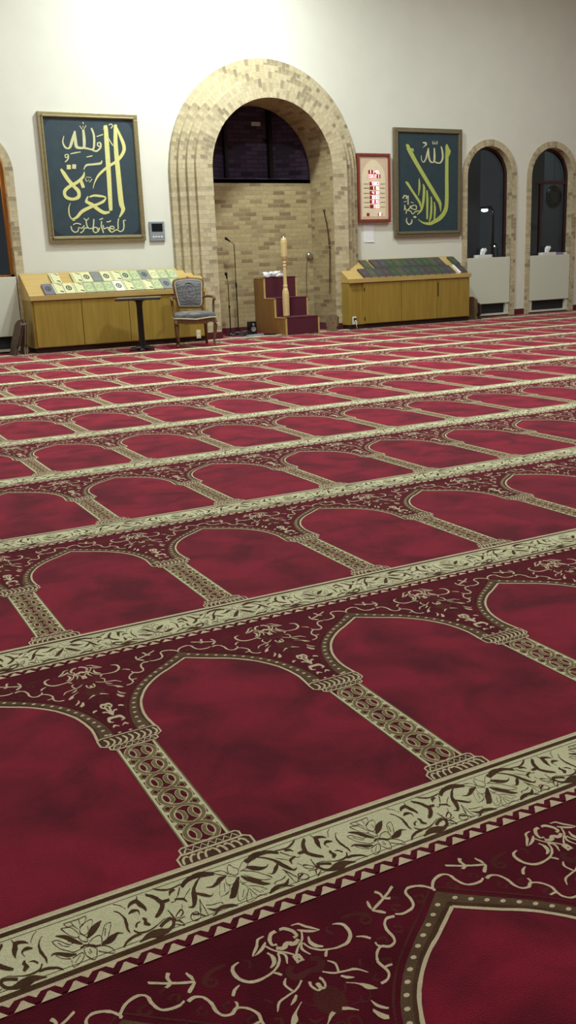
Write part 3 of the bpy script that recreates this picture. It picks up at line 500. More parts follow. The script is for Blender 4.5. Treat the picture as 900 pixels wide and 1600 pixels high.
# niche: intrados, side walls and back below the sill, alcove above
mb = MB(); arch_strip(mb, CX, ZS, 0, RI, YW-PR[3], RI, YN)
nl = mb.build('trim_1', M['brick_bed'], fixn=False, kind='structure')
ZL = 2.42                                             # ledge below the dark alcove
def wallquad(mb, a, b, z0, z1):
    d = math.hypot(b[0]-a[0], b[1]-a[1]); n = 1
    mb.add([(a[0],a[1],z0),(b[0],b[1],z0),(b[0],b[1],z1),(a[0],a[1],z1)], [(0,1,2,3)], [[(0,z0),(d,z0),(d,z1),(0,z1)]])
mb = MB(); wallquad(mb, (CX-RI-.1, YN), (CX+RI+.1, YN), 0, ZL)
mb.build('wall_niche', M['brick_bed'], kind='structure', fixn=False)
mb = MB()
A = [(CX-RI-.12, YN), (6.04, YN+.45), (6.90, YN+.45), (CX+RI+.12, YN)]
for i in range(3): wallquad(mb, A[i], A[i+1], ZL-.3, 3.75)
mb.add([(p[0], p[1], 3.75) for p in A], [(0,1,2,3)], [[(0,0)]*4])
mb.build('wall_alcove', M['brick_unlit'], kind='structure', fixn=False)
MB().prism([(A[0][0], YN-.0), (6.04, YN+.45), (6.90, YN+.45), (A[3][0], YN-.0)], ZL-.06, ZL, 'z').build('trim_2', M['brick_unlit'], kind='structure')
MB().box(A[0][0], A[3][0], YN-.0, YN+.03, ZL-.02, ZL+.012).build('trim_3', M['brick_unlit'], kind='structure')
MB().box(6.045, 6.095, YN+.36, YN+.44, ZL, 3.7).box(6.84, 6.90, YN+.34, YN+.44, ZL, 3.7).build('trim_4', M['black'], kind='structure')
MB().box(6.58, 6.74, YN+.425, YN+.445, 3.29, 3.35, .004).build('reflected_spot', M['white'], label='small white box for the reflected light spot high in the dark alcove', cat='plate')  # white box painted in for a reflected spot of light
# dark bottom rail of skirting
def skirt(name, segs):
    mb = MB()
    for x0, x1, y0, y1 in segs: mb.box(x0, x1, y0, y1, .001, .105)
    mb.build(name, M['skirt'], kind='structure')
sg = [(XL, WIN[0]-WRO, YW-.014, YW), (WIN[0]+WRO, CX-RR[0]-.002, YW-.014, YW), (CX+RR[0]+.002, WIN[1]-WRO, YW-.014, YW), (WIN[1]+WRO, WIN[2]-WRO, YW-.014, YW), (WIN[2]+WRO, WIN[3]-WRO, YW-.014, YW),
      (CX-RI, CX+RI, YN-.014, YN), (CX+RI-.014, CX+RI, YW-PR[3], YN-.014), (CX-RI, CX-RI+.014, YW-PR[3], YN-.014)]
for s in (-1, 1):
    for k in range(4):
        r_in = RR[k+1] if k < 3 else RI
        a, b = sorted((CX+s*RR[k], CX+s*r_in)); sg.append((a, b, YW-PR[k]-.012, YW-PR[k]))
skirt('baseboard_front', sg)

# ------------------------------------------------------------------ windows
def window(i, cx, frame_mat, bars):
    mb = MB(); y = YW-.02
    arch_strip(mb, cx, ZW, 0, WRO, YW+.05, WRO, y); arch_strip(mb, cx, ZW, 0, WRO, y, WRI, y, .003); arch_strip(mb, cx, ZW, 0, WRI, y, WRI, YW+.16, .003)
    o = mb.build('window_%d' % i, M['brick'], kind='structure', fixn=False)
    yf = YW+.15; fr = MB()
    P = arch_path(cx, WRI, ZW, 1.03); Q = arch_path(cx, WRI-.045, ZW, 1.03); n = len(P)
    vs = [(p[0], yf-.03, p[1]) for p in P]+[(q[0], yf-.03, q[1]) for q in Q]+[(p[0], yf+.03, p[1]) for p in P]+[(q[0], yf+.03, q[1]) for q in Q]
    fs = []
    for k in range(n-1):
        fs += [(k, k+1, n+k+1, n+k), (n+k, n+k+1, 3*n+k+1, 3*n+k), (2*n+k, 3*n+k, 3*n+k+1, 2*n+k+1), (k, 2*n+k, 2*n+k+1, k+1)]
    fr.add(vs, fs)
    fr.box(cx-WRI+.0, cx+WRI, yf-.03, yf+.03, 1.03, 1.085)
    for b in bars: fr.box(*b[:2], yf-.028, yf+.028, *b[2:])
    f = fr.build('window_frame', frame_mat, o)
    g = MB(); pts = [(q[0], q[1]) for q in Q]
    g.prism(pts, yf-.004, yf+.004, 'y').build('pane', M['glass'], o)
window(1, WIN[0], M['frame_orange_lit'], [])
window(2, WIN[1], M['frame'], [])
window(3, WIN[2], M['frame'], [(WIN[2]-.48, WIN[2]+.48, 2.335, 2.39), (WIN[2]-.16, WIN[2]-.12, 1.06, 2.35)])
window(4, WIN[3], M['frame'], [])
# radiator covers under the windows
def heater(cx, label):
    t = empty('radiator_cover', (cx, YW+.05, 0)); tag(t, label, 'radiator cover', 'white radiator covers below the arched windows')
    b = MB().box(-.49, .49, -.07, .1, .235, 1.055, .008); b.build('casing', M['heater'], t)
    MB().box(-.488, -.41, -.05, .09, .045, .24, .004).box(.41, .488, -.05, .09, .045, .24, .004).box(-.49, .49, -.055, .09, .022, .055, .004).build('base_rail', M['heater'], t)
    v = MB().box(-.41, .41, .0, .09, .055, .235)
    v.build('vent', M['vent'], t)
    MB().box(-.488, .488, -.045, .09, .002, .022).build('plinth', M['black'], t)
    return t
heater(WIN[0], 'white radiator cover at the left edge of the photo beside the left cabinet')
heater(WIN[1], 'white radiator cover under the arched window next to the right cabinet')
heater(WIN[2], 'white radiator cover under the arched window farthest to the right')
def tissue_box(x, label, extra=False):
    t = empty('tissue_box', (x, YW+.05, 1.056)); tag(t, label, 'tissue box')
    MB().box(-.17, .17, -.06, .06, 0, .05, .006).build('carton', M['white'], t)
    mb = MB(); n = 9; vs = []; 
    for a, (r, z) in enumerate([(.03, .045), (.05, .08), (.062, .12), (.035, .155)]):
        for j in range(n):
            th = 2*PI*j/n; rr = r*(1+.25*math.sin(3*th+a)); vs.append((-.01+rr*math.cos(th)*1.15+.01*a, rr*math.sin(th)*.5, z+.018*math.sin(2*th+a)))
    fs = [(a*n+j, a*n+(j+1) % n, (a+1)*n+(j+1) % n, (a+1)*n+j) for a in range(3) for j in range(n)]+[tuple(3*n+j for j in range(n))]
    mb.add(vs, fs).build('tissue', M['paper'], t)
tissue_box(10.71, 'white tissue box on the radiator cover nearest the right cabinet')
tissue_box(12.24, 'white tissue box with a tissue standing up on the rightmost radiator cover')
MB().box(12.43, 12.60, YW-.0, YW+.1, 1.057, 1.10, .006).build('small_box', M['purple'], label='small lilac box beside the tissue box on the rightmost radiator cover', cat='box')
MB().box(12.62, 12.70, YW-.0, YW+.08, 1.057, 1.092, .004).build('soap_box', M['white'], label='small white box right of the lilac box on the rightmost radiator cover', cat='box')
# ------------------------------------------------------------------ outside
MB().box(-10, 40, YW+.56, 60, -.3, -.02).build('outside_ground', M['asphalt'], kind='structure')
# a rendered pier of the building beyond each right-hand window
def outpier(x0, x1, y0, y1, label):
    t = MB().box(x0, x1, y0, y1, -.02, 4.6)
    t.box(x0-.04, x1+.04, y0-.04, y1+.04, 4.6, 4.72)
    t.build('outside_pier', M['outwall'], label=label, cat='pier', group='piers outside the windows')
outpier(10.95, 11.40, YW+1.0, YW+1.4, 'pale rendered pier outside, filling the left of the window by the right cabinet')
outpier(12.62, 12.98, YW+1.0, YW+1.3, 'pale rendered pier outside, seen at the left of the window with crossbar')
MB().box(14.7, 22, 16.0, 16.3, -.02, 5.5).box(14.6, 22.1, 15.9, 16.4, 5.5, 5.65).build('added_backdrop_wall', M['outwall'], label='dim wall added outside to lighten the view in the window with crossbar', cat='wall')  # wall added as a lighter backdrop behind the wreath
area((12.6, 14.3, 5.2), .4, 85, (.9,.95,1), (1.15, 0, -.95), 'added_yard_fill')  # added fill light that brightens the backdrop wall outside
def street_lamp(x, y, z, r, arm, label):
    t = empty('street_lamp', (x, y, -.02)); tag(t, label, 'street lamp', 'street lamps outside in the dark')
    MB().tube([(0,0,0),(0,0,z*.6),(0,0,z),(-arm*.5,0,z+.12),(-arm,0,z+.1)], [.07,.05,.04,.04,.04]).build('post', M['blackmetal'], t)
    MB().box(-arm-r*1.6, -arm+r*.6, -r*.5, r*.5, z+.05, z+.12, .01).build('lamp_head', M['blackmetal'], t)
    MB().lathe([(r*.3,-.02),(r*.6,.0),(r*.55,.05)], (-arm-r*.5, 0, z), 14).build('bulb', M['lamp'], t)
street_lamp(18.85, 22.0, 2.46, .16, .25, 'lit street lamp seen through the window by the right cabinet')
street_lamp(30.75, 36.0, 1.62, .15, .2, 'distant lit lamp low in the window by the right cabinet')
w = empty('hanging_wreath', (13.01, YW+.75, 2.15)); tag(w, 'dark round wreath hanging outside the window with crossbar', 'wreath')
mb = MB(); mb.tube([(.135*math.cos(a*2*PI/24), 0, .17*math.sin(a*2*PI/24)) for a in range(25)], .055, 8)
for a in range(26):
    th = a*2*PI/26; r = .17; mb.tube([(.13*math.cos(th), 0, .165*math.sin(th)), ((.18)*math.cos(th+.12), random.uniform(-.05, .05), (.215)*math.sin(th+.12))], [.02, .004], 4)
mb.lathe([(.0,-.02),(.10,-.03),(.15,0),(.10,.03),(.0,.02)], n=20, ax='y'); mb.build('foliage', M['black'], w)
MB().tube([(0,0,.17),(0,0,.9)], .004, 4).build('cord', M['black'], w)
# ------------------------------------------------------------------ pictures
def framed(name, label, x0, x1, z0, z1, fm, fw, key, tmat, sprig):
    cx = (x0+x1)/2; t = empty(name, (cx, YW, z0)); tag(t, label, 'framed calligraphy', 'framed calligraphy panels on the wall')
    hw = (x1-x0)/2; h = z1-z0
    mb = MB()
    for (a0, a1, b0, b1) in ((-hw, hw, 0, fw*1.15), (-hw, hw, h-fw, h), (-hw, -hw+fw, fw*1.15, h-fw), (hw-fw, hw, fw*1.15, h-fw)):
        mb.box(a0, a1, -.055, -.001, b0, b1, .008)
    i = fw*.62
    for (a0, a1, b0, b1) in ((-hw+i, hw-i, i, i+.02), (-hw+i, hw-i, h-i-.02, h-i), (-hw+i, -hw+i+.02, i, h-i), (hw-i-.02, hw-i, i, h-i)):
        mb.box(a0, a1, -.068, -.05, b0, b1, .005)
    mb.build('frame', fm, t)
    MB().box(-hw+fw*.6, hw-fw*.6, -.035, -.004, fw*.6, h-fw*.6).build('cloth_panel', M['felt'], t)
    if sprig:
        q = fw; s = .14
        for sx in (-1, 1):
            for top in (0, 1):
                X0 = sx*(hw-q); Z0 = (h-q) if top else q*1.15; d = -1 if top else 1
                pts = [(X0, Z0)]+[(X0-sx*s*(1-math.sin(k*PI/12)*.55*1)*(1-k/6), Z0+d*s*(1-math.cos(k*PI/12)*.0)*(k/6)) for k in range(7)]
                MB().prism(pts, -.037, -.034, 'y').build('corner_piece', M['felt_corner'], t)
    wx = MB(); wx.m = 0
    for si, st in enumerate(dec(TRACE[key])):
        P = catmull([tuple(v/1000 for v in e) for e in st], 5); n = len(P)
        y0, y1 = -.037-.0003*(si % 7), -.0345
        vs = [(e[0]-cx, y0-.0015*i/n, e[1]-z0) for i, e in enumerate(P)]+[(e[2]-cx, y0-.0015*i/n, e[3]-z0) for i, e in enumerate(P)]+[(e[0]-cx, y1, e[1]-z0) for e in P]+[(e[2]-cx, y1, e[3]-z0) for e in P]
        fs = []
        for k in range(n-1): fs += [(k, k+1, n+k+1, n+k), (k, 2*n+k, 2*n+k+1, k+1), (n+k, n+k+1, 3*n+k+1, 3*n+k)]
        fs += [(0, n, 3*n, 2*n), (n-1, 3*n-1, 4*n-1, 2*n-1)]
        wx.m = tmat(si); wx.add(vs, fs)
    wx.build('lettering', [M['thread'], M['thread_pale'], M['thread_green']], t, fixn=False)
    return t
framed('calligraphy_panel', 'dark teal panel with bold gold Arabic calligraphy in a gilt frame above the left cabinet', 2.86, 4.30, 1.50, 3.245, M['gold'], .075, 'P1', lambda i: 0 if i < 12 and i not in (3,4,5) else 1, True)
framed('calligraphy_panel', 'dark teal panel with long slanting gold-green letters in a bronze frame above the right cabinet', 8.74, 10.15, 1.45, 3.20, M['bronze'], .078, 'P2', lambda i: 2 if i < 10 else 1, False)
# prayer time clock
t = empty('prayer_time_clock', (8.33, YW, 1.70)); tag(t, 'reddish wooden framed prayer time board with glowing red digits and printed lines', 'clock')
W_, H_ = .322, 1.085
mb = MB()
for a in ((-W_, W_, 0, .05), (-W_, W_, H_-.045, H_), (-W_, -W_+.04, .05, H_-.045), (W_-.04, W_, .05, H_-.045)): mb.box(a[0], a[1], -.07, -.001, a[2], a[3], .008)
mb.build('frame', M['rosewood'], t)
MB().box(-W_+.03, W_-.03, -.045, -.004, .03, H_-.03).build('board', M['beige'], t)
MB().prism([(x, z) for x, z in [(.225, .09)]+[(.225*math.cos(a*PI/20), .70+.255*math.sin(a*PI/20)*(1+.12*math.sin(a*PI/20)**8)) for a in range(21)]+[(-.225, .09)]], -.0475, -.044, 'y').build('arch_print', M['beige2'], t)
for k, z in enumerate([.60, .535, .455, .385, .31, .235]):
    for sd in (0, 1):
        pr = MB()
        if sd == 0:
            pr.box(-.20, -.10, -.0492, -.046, z, z+.004)
            for j in range(5): pr.box(-.20+j*.022, -.185+j*.022, -.0492, -.046, z+.001, z+.014+.006*((j*k) % 2))
        else:
            pr.box(.125, .215, -.0492, -.046, z, z+.004)
            for j in range(4): pr.box(.125+j*.024, .14+j*.024, -.0492, -.046, z+.001, z+.012+.004*((j+k) % 2))
        pr.build('printed_line', M['ink'], t)
SEG = {'0':'abcdef','1':'bc','2':'abged','3':'abgcd','4':'fgbc','5':'afgcd','6':'afgedc','7':'abc','8':'abcdefg','9':'abcdfg'}
def digit(mb, ch, x, z, w, h, y0=-.0525, y1=-.049):
    s = w*.2
    B = {'a':(x,x+w,z+h-s,z+h),'g':(x,x+w,z+h/2-s/2,z+h/2+s/2),'d':(x,x+w,z,z+s),'f':(x,x+s,z+h/2,z+h),'b':(x+w-s,x+w,z+h/2,z+h),'e':(x,x+s,z,z+h/2),'c':(x+w-s,x+w,z,z+h/2)}
    for c in SEG[ch]: b = B[c]; mb.box(b[0], b[1], y0, y1, b[2], b[3])
lb = MB()
lb.box(-.105, .105, -.0495, -.046, .765, .825)
lb.box(-.11, .13, -.0495, -.046, .70, .755)
for k, z in enumerate([.585, .515, .44, .37, .30, .225]): lb.box(-.085, .095, -.0495, -.046, z, z+.055)
lb.box(-.15, -.095, -.0495, -.046, .10, .15); lb.box(.075, .155, -.0495, -.046, .10, .15)
lb.build('display_window', M['led_back'], t)
def led(ch, x, z, w, h, m):
    mb = MB(); digit(mb, ch, x, z, w, h); mb.build('digit', m, t)
for ch, x in zip('1145', (-.09, -.035, .02, .065)): led(ch, x, .772, .034, .048, M['led_white'])
for ch, x in zip('0821', (-.10, -.05, .01, .06)): led(ch, x, .704, .040, .048, M['led'])
for k, (s_, z) in enumerate(zip(['550','115','418','650','815','130'], [.585, .515, .44, .37, .30, .225])):
    for j, ch in enumerate(s_): led(ch, -.037+j*.045, z+.004, .038, .048, M['led_white'] if (j+k) % 2 else M['led'])
led('8', .10, .105, .034, .042, M['led_white'])
t2 = MB().box(8.14, 8.345, YW-.004, YW-.001, 1.40, 1.67); t2.add([(8.14, YW-.001, 1.40), (8.345, YW-.001, 1.40), (8.345, YW-.012, 1.385), (8.14, YW-.010, 1.388)], [(0,1,2,3)])
t2.build('paper_note', M['paper'], label='white paper sheet stuck to the wall under the prayer time board', cat='paper')
# wall panel left of the arch
t = empty('wall_control_panel', (4.49, YW, 1.49)); tag(t, 'silver grey wall control panel with black screen left of the brick arch', 'control panel')
MB().box(-.12, .12, -.03, -.001, 0, .28, .008).build('case', M['grey_plastic'], t)
MB().box(-.085, .085, -.033, -.028, .135, .25).build('screen', M['screen'], t)
mb = MB()
for j in range(4): mb.box(-.08+j*.043, -.05+j*.043, -.034, -.029, .05, .07)
mb.build('button', M['white'], t)

# ------------------------------------------------------------------ cabinets
def foot(x0, x1, y0, yb, side):
    """plan outline of the top: notched where the brick rings stand out"""
    if side == 'right':      # left end meets the arch
        P = [(x1, yb), (x1, y0), (x0, y0), (x0, YW-PR[3]-.004)]
        for k in (3, 2, 1, 0):
            xr = CX+RR[k]+.006; yk = YW-(PR[k-1] if k else 0)-(.004 if k else .0)-(0 if k else .018)
            P += [(xr, YW-PR[k]-.004), (xr, yk)]
        return P
    P = [(2*CX-x, y) for x, y in foot(2*CX-x1, 2*CX-x0, y0, yb, 'right')]
    return P
def cabinet(name, label, x0, x1, side, doors, zf, zb):
    y0, yb = 11.84, YW-.018
    t = empty(name, ((x0+x1)/2, y0, 0)); tag(t, label, 'cabinet', 'low maple cabinets with sloping book tops')
    cx = (x0+x1)/2; F = [(x-cx, y-y0) for x, y in foot(x0, x1, y0, yb, side)]
    hw = (x1-x0)/2; depth = yb-y0
    B = [(x, y+.02 if y < .001 else y) for x, y in F]
    MB().prism([(x*.995, y) for x, y in B], .075, zf-.04, 'z').build('body', M['maple'], t)
    MB().prism([(x*.98, y+.03 if y < .1 else y) for x, y in F], .0032, .075, 'z').build('plinth', M['toe'], t)
    # sloping top: a solid wedge over the plan
    def zt(y): return zf+(zb-zf)*y/depth
    n = len(F); vs = [(x, y, zf-.04) for x, y in F]+[(x, y, zt(y)) for x, y in F]
    fs = [(i, (i+1) % n, n+(i+1) % n, n+i) for i in range(n)]
    tri = tessellate_polygon([[Vector((p[0], p[1], 0)) for p in F]]); fs += [tuple(k) for k in tri]+[tuple(n+j for j in k) for k in tri]
    MB().add(vs, fs).build('sloping_top', M['maple_side'], t)
    MB().box(-hw-.004, hw+.004, -.022, .004, zf-.045, zf+.022, .003).build('book_ledge', M['maple_side'], t)
    for (a, b) in doors:
        d = MB().box(a-cx+.004, b-cx-.004, -.004, .019, .085, zf-.055, .002).build('door', M['maple'], t)
    for (a, b) in doors[:-1]: MB().box(b-cx-.0038, b-cx+.0038, .004, .0205, .085, zf-.055).build('door_gap', M['gap'], t)
    return t, zt
XA0, XA1 = 2.385, 4.99; XB0, XB1 = 7.50, 9.95
ca, zta = cabinet('book_cabinet', 'low yellow maple cabinet with sloping top under rows of pale books, left of the arch', XA0, XA1, 'left', [(2.42, 3.09), (3.09, 3.78), (3.78, 4.46), (4.46, 4.97)], .765, 1.09)
cb, ztb = cabinet('book_cabinet', 'low yellow maple cabinet with sloping top under dark green books, right of the arch', XB0, XB1, 'right', [(7.76, 8.51), (8.51, 9.24), (9.24, 9.93)], .785, 1.105)
doors_b = [c for c in cb.children if c.name.startswith('door') and 'gap' not in c.name]
for di, (hx, z0, z1) in zip((0, 0, 2), ((7.772, .13, .19), (7.772, .60, .66), (9.252, .45, .68))):
    d = doors_b[di]; MB().box(hx-cb.location.x, hx+.014-cb.location.x, -.010, -.003, z0, z1, .002).build('hinge', M['blackmetal'], d)
# books lying on the sloping tops
def book_mats():
    base = {'cream': srgb(206,206,160), 'green': srgb(178,190,146), 'grey': srgb(122,128,128), 'white': srgb(226,226,206), 'lilac': srgb(108,106,124),
            'dgreen': srgb(58,74,56), 'dgrey': srgb(66,66,70), 'dplum': srgb(70,60,64), 'dolive': srgb(74,78,60)}
    return {k: mat('book_'+k, v, .45, var=.2 if k[0] == 'd' else .1, scale=45) for k, v in base.items()}
BM = book_mats(); M['cover_ink'] = mat('cover_ink', srgb(48,56,58), .5); M['cover_light'] = mat('cover_light_print', srgb(206,212,176), .5); M['cover_dim'] = mat('cover_dim_print', srgb(110,118,100), .5)
protos = {}
def proto_book(kind, motif, w, h):
    key = (kind, motif)
    if key in protos: return copy_tree(protos[key])
    t = empty('book', (0,0,0)); th = .028
    MB().box(0, w, 0, h, th-.004, th, .0015).box(0, w, 0, h, 0, .004, .0015).box(0, .005, 0, h, .003, th-.003).build('cover', BM[kind], t)
    MB().box(.005, w-.004, .004, h-.004, .004, th-.004).build('pages', M['paper'], t)
    mb = MB(); z0, z1 = th, th+.0012; cx, cy = w/2, h/2
    if motif == 'oval':
        n = 20
        for i in range(n):
            a, b = 2*PI*i/n, 2*PI*(i+1)/n; r0, r1 = .6, 1.0
            mb.prism([(cx+w*.3*r0*math.cos(a), cy+h*.24*r0*math.sin(a)), (cx+w*.3*math.cos(a), cy+h*.24*math.sin(a)), (cx+w*.3*math.cos(b), cy+h*.24*math.sin(b)), (cx+w*.3*r0*math.cos(b), cy+h*.24*r0*math.sin(b))], z0, z1, 'z')
        mb.prism([(cx+w*.1*math.cos(2*PI*i/12), cy+h*.1*math.sin(2*PI*i/12)) for i in range(12)], z0, z1, 'z'); mm = M['cover_ink']
    elif motif == 'corner':
        mb.prism([(w-.05, h-.03), (w-.012, h-.075), (w-.012, h-.05), (w-.035, h-.018), (w-.075, h-.018)], z0, z1, 'z')
        mb.prism([(w-.07, .055), (w-.02, .02), (w-.012, .045), (w-.05, .07)], z0, z1, 'z'); mm = M['cover_ink']
        mb.box(.018, .024, .02, h-.02, z0, z1)
    elif motif == 'dim':
        for k in range(10):
            a = 2*PI*k/10; mb.prism([(cx+w*.16*math.cos(a-.2), cy+h*.13*math.sin(a-.2)), (cx+w*.33*math.cos(a), cy+h*.27*math.sin(a)), (cx+w*.16*math.cos(a+.2), cy+h*.13*math.sin(a+.2))], z0, z1, 'z')
        for a in ((.012, w-.012, .012, .018), (.012, w-.012, h-.018, h-.012), (.012, .017, .012, h-.012), (w-.017, w-.012, .012, h-.012)): mb.box(a[0], a[1], a[2], a[3], z0, z1)
        mm = M['cover_dim']
    else:
        for k in range(8):
            a = 2*PI*k/8; mb.prism([(cx+w*.08*math.cos(a-.3), cy+h*.07*math.sin(a-.3)), (cx+w*.25*math.cos(a), cy+h*.2*math.sin(a)), (cx+w*.08*math.cos(a+.3), cy+h*.07*math.sin(a+.3))], z0, z1, 'z')
        mm = M['cover_dim']
    mb.build('ornament', mm, t)
    protos[key] = t; return t
ORD = ['first','second','third','fourth','fifth','sixth','seventh','eighth','ninth','tenth','eleventh','twelfth','thirteenth','fourteenth']
look = {'cream':'cream','green':'pale green','grey':'grey','white':'white','lilac':'greyish lilac','dgreen':'dark green','dgrey':'dark grey','dplum':'dark plum','dolive':'dark olive'}
mot = {'oval':'with dark oval medallion','corner':'with black corner marks','dim':'with faint ornament','star':'with small star ornament'}
def lay_books(root_y, zt, rows, w, where, group):
    sl = math.atan2(zt(.5)-zt(0), .5)
    for rname, ys, xs, kinds, h in rows:
        for i, (x, (kd, mo)) in enumerate(zip(xs, kinds)):
            b = proto_book(kd, mo, w, .262)
            b.location = (x, root_y+ys*math.cos(sl), zt(0)+ys*math.sin(sl)+.0015); b.rotation_euler = (sl, 0, random.uniform(-.012, .012))
            tag(b, '%s book %s, %s from left, %s row, %s' % (look[kd], mot[mo], ORD[i], rname, where), 'book', group)
C, G, Y_, W2, Li = ('cream','corner'), ('green','dim'), ('grey','dim'), ('white','oval'), ('lilac','oval')
up = [C, C, ('cream','oval'), Y_, ('cream','oval'), C, ('green','oval'), G, ('grey','oval'), ('cream','dim'), G, G]
lo = [Li, C, ('cream','oval'), C, G, G, G, W2, C, G, C, G, ('grey','oval'), G]
upx = [2.775]+[3.085+i*.1455 for i in range(11)]
lox = [2.605+i*.1455 for i in range(14)]
lay_books(11.84, zta, [('lower', .03, lox, lo, .262), ('upper', .302, upx, up, .262)], .139, 'left cabinet', 'pale books lying on the left cabinet')
D1, D2, D3, D4 = ('dgreen','star'), ('dgrey','star'), ('dplum','star'), ('dolive','star')
upx = [7.98]+[8.155+.145*i+.02 for i in range(10)]+[9.80]; upk = [D4, D3, D2, D1, D4, D1, D2, D1, D1, D4, D2, D1]
lox = [7.80+i*.1432 for i in range(13)]+[9.77]; lok = [D3, D4, D2, D3, D1, D4, D2, D1, D2, D3, D1, D2, D2, D3]
lay_books(11.84, ztb, [('lower', .03, lox, lok, .262), ('upper', .302, upx, upk, .262)], .139, 'right cabinet', 'dark books lying on the right cabinet')
slb = math.atan2(ztb(.5)-ztb(0), .5)
o = MB().box(0, .022, 0, .26, 0, .032, .002).build('booklet', M['paper'], label='thin white booklet standing out between dark books in the lower row, right cabinet', cat='book')
o.location = (9.715+.027, 11.84+.03*math.cos(slb), ztb(0)+.03*math.sin(slb)+.0015); o.rotation_euler = (slb, 0, 0)
# wall outlets on the cabinet fronts
def outlet(x, z, label, plug):
    t = empty('wall_outlet', (x, 11.836, z)); tag(t, label, 'outlet')
    MB().box(-.036, .036, -.008, 0, 0, .125, .003).build('plate', M['cream_plastic'] if not plug else M['white'], t)
    if plug:
        MB().box(-.014, .02, -.04, -.008, .065, .10, .004).build('plug', M['black'], t)
        MB().tube(smooth_path([(0, -.035, .07), (.01, -.06, .03), (.0, -.07, -.02), (.02, -.06, -.065)]), .006, 6).build('cable', M['white'], t)
    else:
        MB().box(-.014, .014, -.011, -.007, .075, .10, .002).box(-.014, .014, -.011, -.007, .028, .053, .002).build('socket', M['white'], t)
outlet(4.83, .05, 'cream outlet plate low on the left cabinet behind the armchair', False)
outlet(7.575, .085, 'white outlet plate with a black plug at the left end of the right cabinet', True)

# ------------------------------------------------------------------ pedestal table
t = empty('pedestal_table', (3.68, 11.08, 0), -.38); tag(t, 'small square dark table on a black pedestal in front of the left cabinet', 'table')
MB().box(-.30, .30, -.30, .30, .690, .715, .006).build('table_top', M['tabletop'], t)
MB().box(-.298, .298, -.298, .298, .682, .690).build('table_edge', M['black'], t)
MB().lathe([(.045, .03), (.042, .06), (.040, .6), (.05, .66), (.12, .684)], n=20).build('post', M['blackmetal'], t, smooth=True)
mb = MB()
for a in range(4):
    th = a*PI/2+PI/4; c, s = math.cos(th), math.sin(th)
    mb.tube([(.02*c, .02*s, .045), (.12*c, .12*s, .035), (.23*c, .23*s, .018)], [.035, .03, .016], 8, flat=.7)
mb.lathe([(.09, .012), (.08, .03), (.05, .06)], n=20)
mb.build('base', M['blackmetal'], t)

# ------------------------------------------------------------------ armchair
t = empty('armchair', (4.47, 11.12, .005), -.24); tag(t, 'carved wooden armchair with grey damask seat and back, beside the pedestal table', 'chair')
# seat: rounded trapezoid, front toward -y
def seat_outline(k=1.0):
    pts = [(-.29,-.24),(-.20,-.275),(0,-.30),(.20,-.275),(.29,-.24),(.27,0),(.235,.20),(.0,.215),(-.235,.20),(-.27,0)]
    q = catmull([(x*k, y*k) for x, y in pts+[pts[0]]], 4)[:-1]; return q
mb = MB(); O = seat_outline(); n = len(O); vs = []; lev = [(.385,.97),(.40,1.0),(.43,1.0),(.45,.97),(.472,.80),(.482,.45)]
for z, k in lev: vs += [(x*k, y*k, z) for x, y in O]
fs = [(a*n+j, a*n+(j+1) % n, (a+1)*n+(j+1) % n, (a+1)*n+j) for a in range(len(lev)-1) for j in range(n)]+[tuple(range(n)), tuple((len(lev)-1)*n+j for j in range(n))]
MB().add(vs, fs).build('seat_cushion', M['damask'], t, smooth=True)
mb = MB(); mb.tube([(x*1.005, y*1.005, .398-.018*max(0, 1-abs(x)/.2)*(1 if y < -.1 else 0)) for x, y in O+[O[0]]], .011, 6); mb.build('seat_welt', M['piping'], t, smooth=True)
mb = MB(); O2 = seat_outline(.965); 
vs = [(x, y, .335 if not (y < -.2 and abs(x) < .16) else .315) for x, y in O2]+[(x, y, .39) for x, y in O2]; m_ = len(O2)
mb.add(vs, [(j, (j+1) % m_, m_+(j+1) % m_, m_+j) for j in range(m_)]+[tuple(range(m_))]).build('seat_frame', M['walnut'], t)
# legs: curved front legs, plainer back legs
for s in (-1, 1):
    MB().tube(smooth_path([(s*.262,-.235,.37),(s*.275,-.25,.30),(s*.262,-.235,.18),(s*.250,-.222,.08),(s*.262,-.24,.025),(s*.275,-.26,.012)], 4), [.030,.031,.032,.033,.032,.030,.028,.026,.023,.021,.019,.018,.017,.017,.017,.017,.019,.021,.022,.021,.016][:21], 8).build('leg', M['walnut'], t, smooth=True)
    MB().tube(smooth_path([(s*.205,.185,.37),(s*.205,.19,.22),(s*.21,.215,.10),(s*.215,.245,.008)], 4), [.026]*4+[.023]*4+[.02]*4+[.018], 8).build('leg', M['walnut'], t, smooth=True)
# backrest
def back_outline(k=1, dz=0):
    pts = [(-.165,.545),(-.190,.72),(-.205,.86),(-.175,.905),(0,.922),(.175,.905),(.205,.86),(.190,.72),(.165,.545),(0,.535)]
    q = catmull(pts+[pts[0]], 4)[:-1]; cz = .73
    return [(x*k, (z-cz)*k+cz) for x, z in q]
def lean(z): return .19+(z-.45)*.20
fr = back_outline(1.0); mb = MB(); mb.tube([(x, lean(z), z) for x, z in fr+[fr[0]]], .022, 8)
mb.tube([(0-.03, lean(.93), .93), (0, lean(.94), .948), (.03, lean(.93), .93)], .014, 6)
for s in (-1, 1): mb.tube([(s*.205, .19, .37), (s*.180, lean(.48), .48), (s*.167, lean(.56), .56)], .020, 8)
mb.build('back_frame', M['walnut'], t, smooth=True)
mb = MB(); vs = []; lev = [(.98,.028),(.97,-.012),(.90,-.035),(.6,-.05),(.2,-.054)]; n = len(fr)
for k, dy in lev: vs += [(x, lean(z)+dy, z) for x, z in back_outline(k*.95)]
